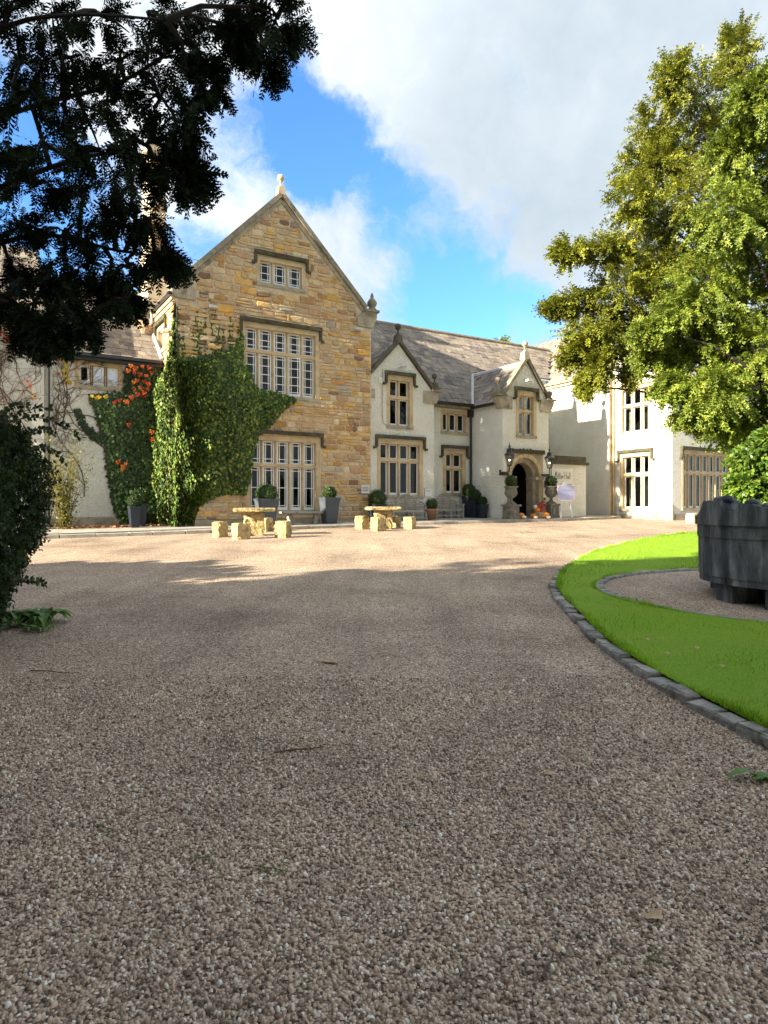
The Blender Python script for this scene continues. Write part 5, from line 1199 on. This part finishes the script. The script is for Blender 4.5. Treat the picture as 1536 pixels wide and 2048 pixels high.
# golden and green conifers on the right
GY = [(1465, 105, 42, 62), (1345, 160, 32, 58), (1408, 190, 66, 70), (1310, 255, 58, 58), (1385, 300, 85, 85), (1275, 330, 44, 50), (1262, 400, 50, 50), (1335, 420, 85, 75), (1215, 500, 60, 36), (1140, 505, 40, 26), (1250, 570, 75, 45), (1165, 605, 66, 26), (1115, 615, 32, 16), (1180, 665, 60, 30), (1150, 705, 36, 28), (1195, 735, 24, 42), (1225, 690, 40, 40), (1250, 640, 60, 36), (1320, 560, 80, 70), (1440, 260, 60, 80), (1290, 490, 70, 60), (1170, 770, 14, 22), (1260, 740, 16, 30), (1400, 400, 80, 80), (1360, 515, 80, 70), (1330, 330, 60, 60), (1440, 520, 80, 90)]
gb = gat(at(1470, 1000, 26).x, 26)
tree('golden_yew', 'tall golden-green conifer with ragged outline in front of the right wing', 'tree', gb, plobes(GY, 26, 1.2), 'yew_gold', SP_MID, .26, 66, 20, .16, .45, gb+Vector((.3, 0, 17.5)), spread=.12, bias=-.02, reach=1.3)
EY = [(1510, 190, 56, 64), (1470, 300, 56, 66), (1530, 330, 60, 90), (1450, 430, 80, 80), (1530, 500, 70, 100), (1410, 560, 85, 70), (1490, 620, 90, 90), (1345, 640, 64, 42), (1310, 705, 44, 34), (1390, 690, 80, 60), (1345, 770, 46, 30), (1430, 780, 80, 60), (1500, 800, 70, 70), (1390, 830, 50, 26), (1470, 860, 60, 32), (1300, 655, 36, 26), (1590, 300, 70, 140), (1610, 600, 90, 180), (1590, 820, 70, 90), (1380, 620, 70, 56), (1530, 700, 80, 90), (1440, 690, 90, 80), (1490, 440, 70, 80)]
eb = gat(at(1560, 1000, 21.5).x, 21.5)
tree('green_yew', 'bright green drooping conifer at the right edge above the laurel bush', 'tree', eb, plobes(EY, 21.5, 1.0), 'yew_green', SP_MID, .25, 80, 20, .30, .5, eb+Vector((.2, 0, 14)), spread=.12, bias=-.2, reach=1.2)
# laurel bush behind the tub
BL = [(1500, 925, 48, 42), (1545, 890, 50, 50), (1485, 975, 34, 36), (1530, 985, 50, 50), (1600, 930, 70, 80), (1560, 1050, 60, 60), (1500, 1040, 36, 40)]
lb = gat(at(1540, 1000, 17.5).x, 17.5)
tree('laurel_bush', 'glossy light green evergreen bush behind the black tub', 'bush', lb, plobes(BL, 17.5, .5), 'laurel', LEAF, .13, 130, 16, .1, .08, lb+Vector((0, 0, 1.6)), limbs=True, spread=.22)
# tree top behind the main roof
bt = gat(at(1005, 1000, 50).x, 50)
tree('distant_tree', 'tree whose leafy tip shows above the slate ridge', 'tree', bt, plobes([(1004, 694, 13, 12), (1002, 740, 40, 40), (1008, 800, 70, 60)], 50, .2), 'yew_green', SP_FAR, .5, 30, 8, .1, .3, bt+Vector((0, 0, 11)), limbs=False)
# trees along the drive behind and left of the viewer, out of the picture, whose shade covers the foreground
def shade_tree(u, v, h, rad_, label, n=10):
    b_ = base(u, v); lobes = []
    for i in range(n):
        th = R.uniform(0, 6.28); zz = R.uniform(.16, .93); q = rad_*(1-.75*max(0, zz-.35))*R.uniform(.15, .75)
        lobes.append(((b_.x+q*math.cos(th), b_.y+q*math.sin(th), b_.z+h*zz), (rad_*.5, rad_*.5, rad_*.48)))
    tree('shade_tree', label, 'tree', b_, lobes, 'yew_dark', LEAF, .6 if h > 8 else .35, 60, 14, .2, .5, b_+Vector((0, 0, h*.95)), limbs=False, reach=1.6, spread=.2, group='trees beside the drive')
for i, (u, v, h, r_) in enumerate([(-25, -21.5, 14, 4.5), (-29, -26, 17, 5), (-25, -32, 16, 5), (-40, -21, 17, 5), (-22, -25.5, 12, 4), (-16.5, -34, 11, 4)]):
    shade_tree(u, v, h, r_, ['dark conifer left of the viewer nearest the overhanging yew', 'tallest dark conifer behind the viewer to the left', 'dark conifer behind the viewer', 'dark conifer farthest left along the drive', 'short dark conifer just behind the viewer', 'broad dark conifer directly behind the viewer'][i], 12)

# tall bare-trunked tree left of the house: its crown keeps the sun off the porch side and the foot of the right wing
b_ = base(-17, -2.2); lobes = [((b_.x+R.uniform(-1, 1), b_.y+R.uniform(-1, 1), z_), (1.3, 1.3, 1.2)) for z_ in (9.8, 10.6, 11.4, 12.2, 13.0, 13.8, 14.6, 15.4, 16.2, 17.0)]
tree('tall_pine', 'tall bare-trunked tree left of the house beyond the picture edge', 'tree', b_, lobes, 'yew_dark', LEAF, .35, 60, 14, .2, .25, b_+Vector((0, 0, 16)), limbs=False, reach=1.35, spread=.2)
for i, (u, v, h, r_) in enumerate([(-19, -11.6, 3.4, 1.2), (-20.5, -13.4, 4.6, 1.5), (-20, -15.6, 5.2, 1.6), (-19, -18.6, 7.0, 1.7)]):
    shade_tree(u, v, h, r_, ['shortest of four dark shrubs left of the drive', 'second shortest of four dark shrubs left of the drive', 'second tallest of four dark shrubs left of the drive', 'tallest of four dark shrubs left of the drive'][i], 8)

# ------------------------------------------------------------------ climbing plants
def inpoly(x, y, poly):
    c = np.zeros(len(x), bool); n = len(poly)
    for i in range(n):
        x0, y0 = poly[i]; x1, y1 = poly[(i+1) % n]
        if y0 == y1: continue
        c ^= ((y0 > y) != (y1 > y)) & (x < (x1-x0)*(y-y0)/(y1-y0)+x0)
    return c
def edge_dist(x, y, poly):
    d = np.full(len(x), 1e9)
    for i in range(len(poly)):
        a = np.array(poly[i]); b_ = np.array(poly[(i+1) % len(poly)]); ab = b_-a; t_ = np.clip(((x-a[0])*ab[0]+(y-a[1])*ab[1])/(ab@ab), 0, 1)
        d = np.minimum(d, np.hypot(x-a[0]-t_*ab[0], y-a[1]-t_*ab[1]))
    return d
def wallpoly(pts, v): return [(onv(px, v), EYE+(HY-py)/FPX*W2(onv(px, v), v)[1]) for px, py in pts]
def ivy_on(fr, poly, n, bulge, parent, mat, ls, name='leaves', lump=.0, jn=.17, corner=None):
    xs = [p[0] for p in poly]; zs = [p[1] for p in poly]
    x = NR.uniform(min(xs), max(xs), n*3); z = NR.uniform(min(zs), max(zs), n*3); k = inpoly(x, z, poly); x, z = x[k][:n], z[k][:n]
    e = edge_dist(x, z, poly if corner is None else [(p[0]-1.4 if p[0] < corner+.1 else p[0], p[1]) for p in poly]); th = bulge*np.clip(e/(bulge*1.6), .10, 1)**.6
    th = th*(1+lump*(np.sin(x*3.1+z*1.7)+np.sin(z*4.3-x*2.2)+np.sin(x*6.7+1.3*z))*.5)
    d = -th*NR.uniform(.55, 1.08, len(x))
    P = np.array([fr(a, b_, c) for a, b_, c in zip(x, d, z)])
    out = -np.array([fr.dx[0], fr.dx[1], 0]); nrm = out+np.array([0, 0, .0])+NR.normal(size=P.shape)*jn
    if corner is not None:
        wv_ = np.clip((corner+1.9-x)/1.9, 0, 1)[:, None]; nrm = nrm*(1-wv_*.8)-np.array([fr.sx[0], fr.sx[1], 0])*wv_*1.3
    dr = np.array([0, 0, -1])+NR.normal(size=P.shape)*.55; nh = unit(nrm); dr = dr-(dr*nh).sum(1, keepdims=True)*nh
    V, F_ = scatter(P, dr, NR.uniform(.6, 1.3, len(P))*ls, *LEAF, up=nrm)
    return npmesh(name, V, F_, mat, parent, False, 'stuff')
IV = thing('ivy', 'thick mass of ivy climbing the left half of the golden stone wall', 'ivy', base(-7, -.3))
body = wallpoly([(352, 1058), (385, 1042), (395, 1012), (412, 1000), (440, 986), (488, 986), (498, 960), (503, 900), (514, 872), (532, 858), (548, 838), (562, 822), (592, 797), (560, 786), (520, 778), (505, 768), (500, 745), (488, 726), (440, 722), (352, 722)], 0)
body = [(-8.36, body[0][1])]+body[1:-1]+[(-8.36, body[-1][1])]
ivy_on(A0, body, 19000, .6, IV, 'ivy', .125, lump=.3, corner=-8.3)
ivy_on(A0, wallpoly([(352, 740), (480, 735), (487, 700), (486, 668), (478, 672), (470, 690), (450, 700), (400, 712), (352, 712)], 0), 2600, .14, IV, 'ivy', .1, 'upper_leaves')
for px, y0 in [(357, 610), (366, 640), (388, 632), (394, 622), (401, 640), (410, 612), (424, 628), (430, 617), (437, 640), (446, 650), (459, 628), (464, 645), (475, 650), (482, 648)]:       # shoots running up the wall
    w_ = R.uniform(2.5, 5); ivy_on(A0, wallpoly([(px-w_, 730), (px+w_, 730), (px+w_*.8, (y0+730)/2), (px+1.5, y0), (px-1.5, y0), (px-w_*.8, (y0+730)/2)], 0), 300, .05, IV, 'ivy', .08, 'shoot')
BV = FB(-8.18)
side = [(-2.0, .9), (.45, .9), (.45, 6.7), (.1, 7.6), (-.1, 8.9), (-.35, 7.4), (-1.0, 6.9), (-1.7, 6.5), (-2.0, 5.0)]
ivy_on(BV, side, 9000, .42, IV, 'ivy', .125, 'side_leaves', lump=.25, jn=.35)
ivy_on(BV, [(-.42, 6.6), (.04, 6.6), (.04, 9.0), (-.12, 9.0)], 800, .08, IV, 'ivy', .085, 'side_shoot')
MB().tube([A0(-7.6, -.08, .9), A0(-7.4, -.1, 2.5), A0(-7.1, -.06, 4.5), A0(-6.6, -.05, 6)], [.06, .05, .04, .02], 6).build('stem', 'stem', IV)

# creeper on the left wing: dark leaves, bare stems, red and golden leaves
CP = thing('wall_creeper', 'dark green creeper with red autumn leaves and bare stems on the left wing', 'creeper', base(-10, 1.8))
cp = wallpoly([(335, 1052), (240, 1052), (222, 1000), (214, 940), (208, 880), (196, 850), (188, 815), (178, 790), (200, 786), (245, 784), (250, 740), (262, 720), (300, 716), (338, 720)], 2.0)
ivy_on(A2, cp, 9500, .42, CP, 'ivy_shade', .13, lump=.2)
ivy_on(A2, wallpoly([(148, 818), (158, 816), (175, 850), (200, 870), (205, 890), (180, 875), (160, 850)], 2.0), 420, .12, CP, 'ivy_shade', .11, 'leaves')
ivy_on(A2, wallpoly([(100, 703), (245, 713), (245, 726), (190, 722), (140, 716), (104, 716)], 2.0), 500, .10, CP, 'olive_leaf', .10, 'eaves_leaves')
rs = random.Random(31)
def bare(fr, s, z, ang, L, r_, depth, mb, lim):
    pts = [(s, z)]; a = ang
    for i in range(7):
        a += rs.uniform(-.32, .32)+(.10 if math.sin(ang) < .5 else -.03); s += L/7*math.cos(a); z += L/7*math.sin(a)
        if not (lim[0] < s < lim[1] and lim[2] < z < lim[3]): break
        pts.append((s, z))
        if depth and rs.random() < .62: bare(fr, s, z, a+rs.choice((-1, 1))*rs.uniform(.4, 1.0), L*rs.uniform(.45, .75), r_*.62, depth-1, mb, lim)
    if len(pts) > 1: mb.tube([fr(x, -.025, y) for x, y in pts], [r_*(1-.55*i/len(pts)) for i in range(len(pts))], 4)
for k, (fr_s, s, z, ang, L, lim) in enumerate([(A2, -11.0, 2.0, 1.9, 3.0, (-12.1, -9.4, 1.5, 7.0)), (A2, -10.3, 3.8, 2.5, 2.4, (-12.1, -9.2, 1.5, 5.9)), (A2, -11.7, 4.5, 1.5, 2.4, (-12.1, -9.4, 1.5, 7.0)), (A2, -10.6, 4.9, 2.7, 1.8, (-12.1, -9.4, 2, 5.9)),
                                              (A19, -12.7, 4.0, 2.4, 2.6, (-16, -12.4, 1.5, 8.2)), (A19, -13.2, 3.6, 1.9, 3.2, (-16, -12.4, 1.5, 8.2)), (A19, -12.6, 5.5, 2.5, 2.4, (-16, -12.4, 1.5, 8.2)), (A19, -13.6, 4.6, 1.0, 2.6, (-16, -12.4, 1.5, 8.2)), (A19, -13.9, 3.2, 1.5, 3.6, (-16, -12.4, 1.5, 8.2)), (A19, -12.5, 6.6, 2.7, 2.0, (-16, -12.4, 1.5, 8.2)), (A19, -13.0, 5.0, 2.2, 2.6, (-16, -12.4, 1.5, 8.2)), (A2, -11.9, 6.0, .2, 1.6, (-12.1, -9.4, 5.5, 7.0))]):
    mb = MB(); bare(fr_s, s, z, ang, L, .02, 3, mb, lim)
    if mb.v: mb.build('bare_stem', 'stem', CP)
def palm_mesh(mat, seed):
    r = random.Random(seed); vs = []; fs = []
    for a in (-70, -35, 0, 35, 70):
        l = 1.0-abs(a)/160; a = rad(a+r.uniform(-8, 8)); c_, s_ = math.cos(a), math.sin(a); b_ = len(vs); w_ = .2*l
        vs += [(0, 0, 0), (c_*l*.55-s_*w_, s_*l*.55+c_*w_, .05), (c_*l, s_*l, -.12), (c_*l*.55+s_*w_, s_*l*.55-c_*w_, .05)]; fs.append((b_, b_+1, b_+2, b_+3))
    me = bpy.data.meshes.new('leaf'); me.from_pydata(vs, [], fs); me.materials.append(MATS[mat]); return me
PM = {m_: [palm_mesh(m_, i) for i in range(3)] for m_ in ('red_leaf', 'gold_leaf')}
def big_leaf(fr, px, py, v, m_, size, d=-.5):
    s = onv(px, v+d); D = W2(s, v+d)[1]; p = Vector((*W2(s, v+d), EYE+(HY-py)/FPX*D))
    o = bpy.data.objects.new('leaf', R.choice(PM[m_])); o.location = p-ROOT[CP.name]; o.scale = (size,)*3
    out = Vector((-fr.dx[0], -fr.dx[1], .35+R.uniform(-.4, .3))).normalized(); x = Vector((R.uniform(-.6, .6), R.uniform(-.6, .6), -1)); x = (x-out*x.dot(out)).normalized(); y = out.cross(x)
    o.rotation_euler = Matrix((x, y, out)).transposed().to_euler(); link(o, CP)
for px, py in [(262, 728), (272, 732), (284, 730), (268, 742), (280, 745), (292, 748), (258, 738), (300, 733), (304, 742), (275, 758), (288, 760), (282, 772), (293, 775), (268, 762), (276, 785), (290, 782), (262, 790), (286, 790), (270, 776), (296, 764),
               (258, 846), (236, 920), (252, 925), (247, 934), (309, 948), (311, 962), (305, 860), (308, 876), (239, 798), (252, 800), (228, 802), (245, 928)]: big_leaf(A2, px, py, 2.0, 'red_leaf', R.uniform(.15, .24))
for px, py in [(183, 790), (192, 793), (200, 792), (210, 790), (128, 722), (132, 730), (136, 740), (130, 750), (133, 758), (138, 762), (127, 738)]: big_leaf(A2, px, py, 2.0, 'gold_leaf', R.uniform(.14, .22), -.25 if py > 780 else -.1)
for px, py in [(56, 760), (60, 770), (66, 790), (118, 745)]: big_leaf(A2, px, py, 1.9, 'red_leaf', .13, -.06)
for i in range(26): big_leaf(A2, R.uniform(0, 52), R.uniform(628, 690), 1.9, 'red_leaf', R.uniform(.14, .24), -.12)

# twiggy shrub against the left wing
sb = base(onv(130, .6), .6); ST = thing('twiggy_shrub', 'sparse olive-leaved shrub with many thin stems against the left wall', 'shrub', sb)
mb = MB(); P = []; Dv = []
for i in range(46):
    th = R.uniform(0, 6.28); lean = R.uniform(.1, .62); h = R.uniform(1.6, 3.5); q = [sb+Vector((math.cos(th)*.1, math.sin(th)*.1, 0))]
    for k in range(1, 7):
        t_ = k/6; q.append(sb+Vector((math.cos(th)*lean*h*t_**1.3*.9+R.uniform(-.05, .05), math.sin(th)*lean*h*.45*t_**1.3+R.uniform(-.05, .05), h*t_)))
    mb.tube(q, [.016*(1-.7*k/6) for k in range(7)], 4)
    for k in range(1, 7):
        for _ in range(8): pp = q[k-1].lerp(q[k], R.random())+Vector((R.gauss(0, .1), R.gauss(0, .1), R.gauss(0, .1))); P.append(pp); Dv.append((R.gauss(0, 1), R.gauss(0, 1), R.gauss(.3, .7)))
mb.build('stems', 'stem_olive', ST)
P = np.array(P); V, F_ = scatter(P, np.array(Dv), NR.uniform(.05, .11, len(P)), *LEAF); npmesh('leaves', V, F_, 'olive_leaf', ST, kind='stuff')

# clipped dark yew bush at the left edge, with sprays and weeds at its foot
bb = gat(-4.52, 6.9); HB = thing('clipped_bush', 'dense dark clipped bush at the left edge of the drive', 'bush', bb)
N = 15000; th = NR.uniform(0, 2*np.pi, N); tt = NR.uniform(0, 1, N)
prof = np.interp(tt, [0, .1, .25, .45, .7, .85, .95, 1], [.42, .52, .68, .86, .92, .72, .42, .12]); lump = 1+.06*np.sin(th*5+tt*9)+.05*np.sin(th*9-tt*14)
q = prof*lump*NR.uniform(.85, 1.04, N)
P = np.stack([bb.x+q*np.cos(th), bb.y+1.25*q*np.sin(th), bb.z+.02+2.42*tt], -1); nr = np.stack([np.cos(th), np.sin(th), .5*(tt-.45)], -1)
V, F_ = scatter(P, nr*.6+NR.normal(size=P.shape)*.5+np.array([0, 0, .25]), NR.uniform(.07, .13, N), *sprig(3, .10, .55, 8), up=nr+NR.normal(size=P.shape)*.4)
npmesh('foliage', V, F_, 'bush_leaf', HB)
MB().lathe(bb, [(.3, 0), (.5, .5), (.66, 1.0), (.72, 1.6), (.55, 2.05), (.2, 2.3)], 12).build('foliage_core', 'bush_leaf', HB, True)
MB().tube([bb-Vector((0, 0, .1)), bb+Vector((.05, 0, .8)), bb+Vector((0, .05, 1.8))], [.09, .07, .03], 7).build('trunk', 'bark', HB)
for (px0, py0, px1, py1, sag) in [(-20, 860, 100, 815, -12), (10, 850, 165, 880, -28), (60, 900, 130, 925, -14), (50, 880, 110, 870, -16), (20, 1160, 92, 1170, -6), (0, 830, 60, 812, -10)]:
    mb = MB(); pts = []; P = []; Dv = []
    for k in range(13):
        t_ = k/12; pts.append(at(px0+(px1-px0)*t_, py0+(py1-py0)*t_+sag*4*t_*(1-t_), 6.6+.4*t_))
    mb.tube(pts, [.007*(1-.7*k/12) for k in range(13)], 4); sprayo = mb.build('spray', 'stem', HB)
    for k in range(1, 13):
        for s in (-1, 1, -1, 1):
            d = (pts[k]-pts[k-1]).normalized(); P.append(pts[k-1].lerp(pts[k], R.random())); Dv.append(d*.7+Vector((R.uniform(-.5, .5), R.uniform(-.6, .6), s*.8)))
    V, F_ = scatter(np.array(P), np.array([tuple(x) for x in Dv]), NR.uniform(.035, .065, len(P)), *LEAF); npmesh('spray_leaves', V, F_, 'bush_leaf', sprayo)
def rosette(px, py, n, L, label, mat, spread=.25, elev=.5, name='leafy_weed'):
    p = gp(px, py); t_ = thing(name, label, 'plant', p)
    for i in range(n):
        th = R.uniform(0, 6.28); q = p+Vector((R.uniform(-spread, spread), R.uniform(-spread, spread)*.6, 0)); l = L*R.uniform(.6, 1.2); d = Vector((math.cos(th), math.sin(th), 0)); s = Vector((-d.y, d.x, 0)); w_ = l*R.uniform(.13, .2); vs = []
        for k in range(6):
            x = k/5; zz = l*(elev*1.6*x-elev*1.5*x*x)+.01; ww = w_*math.sin(math.pi*(.08+.9*x)); c = q+d*l*x+Vector((0, 0, zz)); vs += [c-s*ww+Vector((0, 0, ww*.35)), c, c+s*ww+Vector((0, 0, ww*.35))]
        fs = []
        for k in range(5): fs += [(3*k, 3*k+1, 3*k+4, 3*k+3), (3*k+1, 3*k+2, 3*k+5, 3*k+4)]
        mb = MB(); mb.add(vs, fs); mb.build('leaf', mat, t_)
rosette(48, 1250, 44, .32, 'low clump of broad green weeds at the foot of the clipped bush', 'weed_leaf', .26, .9)
rosette(75, 1262, 16, .16, 'small bright weed clump right of the larger weeds', 'weed_leaf', .14, .8)
rosette(1545, 1565, 9, .16, 'strappy green leaves poking in at the right edge of the drive', 'weed_leaf', .06, .5)
# things lying on the gravel
def fallen(px, py, size, label=None, mat='dry_leaf'):
    p = gp(px, py)+Vector((0, 0, .012)); th = R.uniform(0, 6.28); f = FX(p.x, p.y, th); n = 9; vs = [f(0, 0, p.z+.012)]
    for i in range(n):
        a = 2*math.pi*i/n; r_ = size*(.5+.12*math.cos(3*a)+R.uniform(-.06, .06)); vs.append(f(r_*math.cos(a), r_*.62*math.sin(a), p.z+R.uniform(0, .02)))
    mb = MB(); mb.add(vs, [(0, 1+i, 1+(i+1) % n) for i in range(n)]); o = mb.build('fallen_leaf', mat); tag(o, label or 'small dry leaf lying on the gravel drive', 'leaf', None if label else 'small fallen leaves')
fallen(1307, 1842, .075, 'largest curled brown leaf on the gravel at lower right'); fallen(1098, 1552, .055, 'pale tan leaf lying alone on the gravel right of centre'); fallen(660, 1325, .2, 'wide pale leaf patch on the gravel in the middle of the drive')
for px, py in [(1115, 1907), (1512, 1583), (1275, 1385), (1213, 1415), (970, 1575), (420, 1615), (1450, 1462), (560, 1572), (1050, 1660), (840, 1560), (1165, 1420), (100, 1340), (180, 1300)]: fallen(px, py, R.uniform(.03, .05))
for px, py in [(1340, 1330), (1450, 1360), (1400, 1320), (1490, 1345), (1250, 1180), (1300, 1300)]:
    p = gp(px, py)+Vector((0, 0, .10)); f = FX(p.x, p.y, R.uniform(0, 6)); mb = MB(); mb.add([f(0, 0, p.z+.01), f(.03, .015, p.z), f(.06, 0, p.z+.012), f(.03, -.018, p.z+.015)], [(0, 1, 2, 3)]); tag(mb.build('fallen_leaf', 'dry_leaf'), 'small dry leaf lying on the lawn', 'leaf', 'small leaves on the lawn')
def dropped_sprig(px, py, L, ang, label):
    p = gp(px, py)+Vector((0, 0, .014)); t_ = thing('yew_sprig', label, 'sprig', p); d = Vector((math.cos(ang), math.sin(ang), 0))
    MB().tube([p-d*L*.5, p, p+d*L*.5], .002, 4).build('stem', 'stem', t_)
    V, F_ = scatter(np.array([tuple(p-d*L*.35), tuple(p), tuple(p+d*L*.2)]), np.array([tuple(d)]*3)+NR.normal(size=(3, 3))*.2, np.array([L*.4, L*.45, L*.4]), *sprig(6, .06, .5, 9), up=np.array([[0, 0, 1.0]]*3)); npmesh('needles', V, F_, 'weed_leaf', t_)
dropped_sprig(210, 1660, .12, 2.6, 'green yew sprig on the gravel at lower left'); dropped_sprig(395, 1722, .10, .2, 'green yew sprig on the gravel left of centre'); dropped_sprig(535, 1742, .12, -.3, 'green yew sprig on the gravel nearest the middle'); dropped_sprig(1300, 1925, .08, .8, 'green yew sprig on the gravel at lower right')
def twig(px, py, L, ang, label):
    p = gp(px, py)+Vector((0, 0, .015)); d = Vector((math.cos(ang), math.sin(ang), 0)); s = Vector((-d.y, d.x, 0)); tag(MB().tube([p-d*L*.5, p-d*L*.1+s*L*.06, p+d*L*.2+s*L*.02, p+d*L*.5+s*L*.1], [.006, .005, .004, .002], 5).build('twig', 'stem'), label, 'twig')
twig(105, 1348, .45, -.3, 'brown twig lying on the gravel below the clipped bush'); twig(1100, 1940, .14, 1.0, 'thin curved twig on the gravel at bottom right'); twig(600, 1505, .3, .25, 'thin twig on the gravel in the middle of the drive')
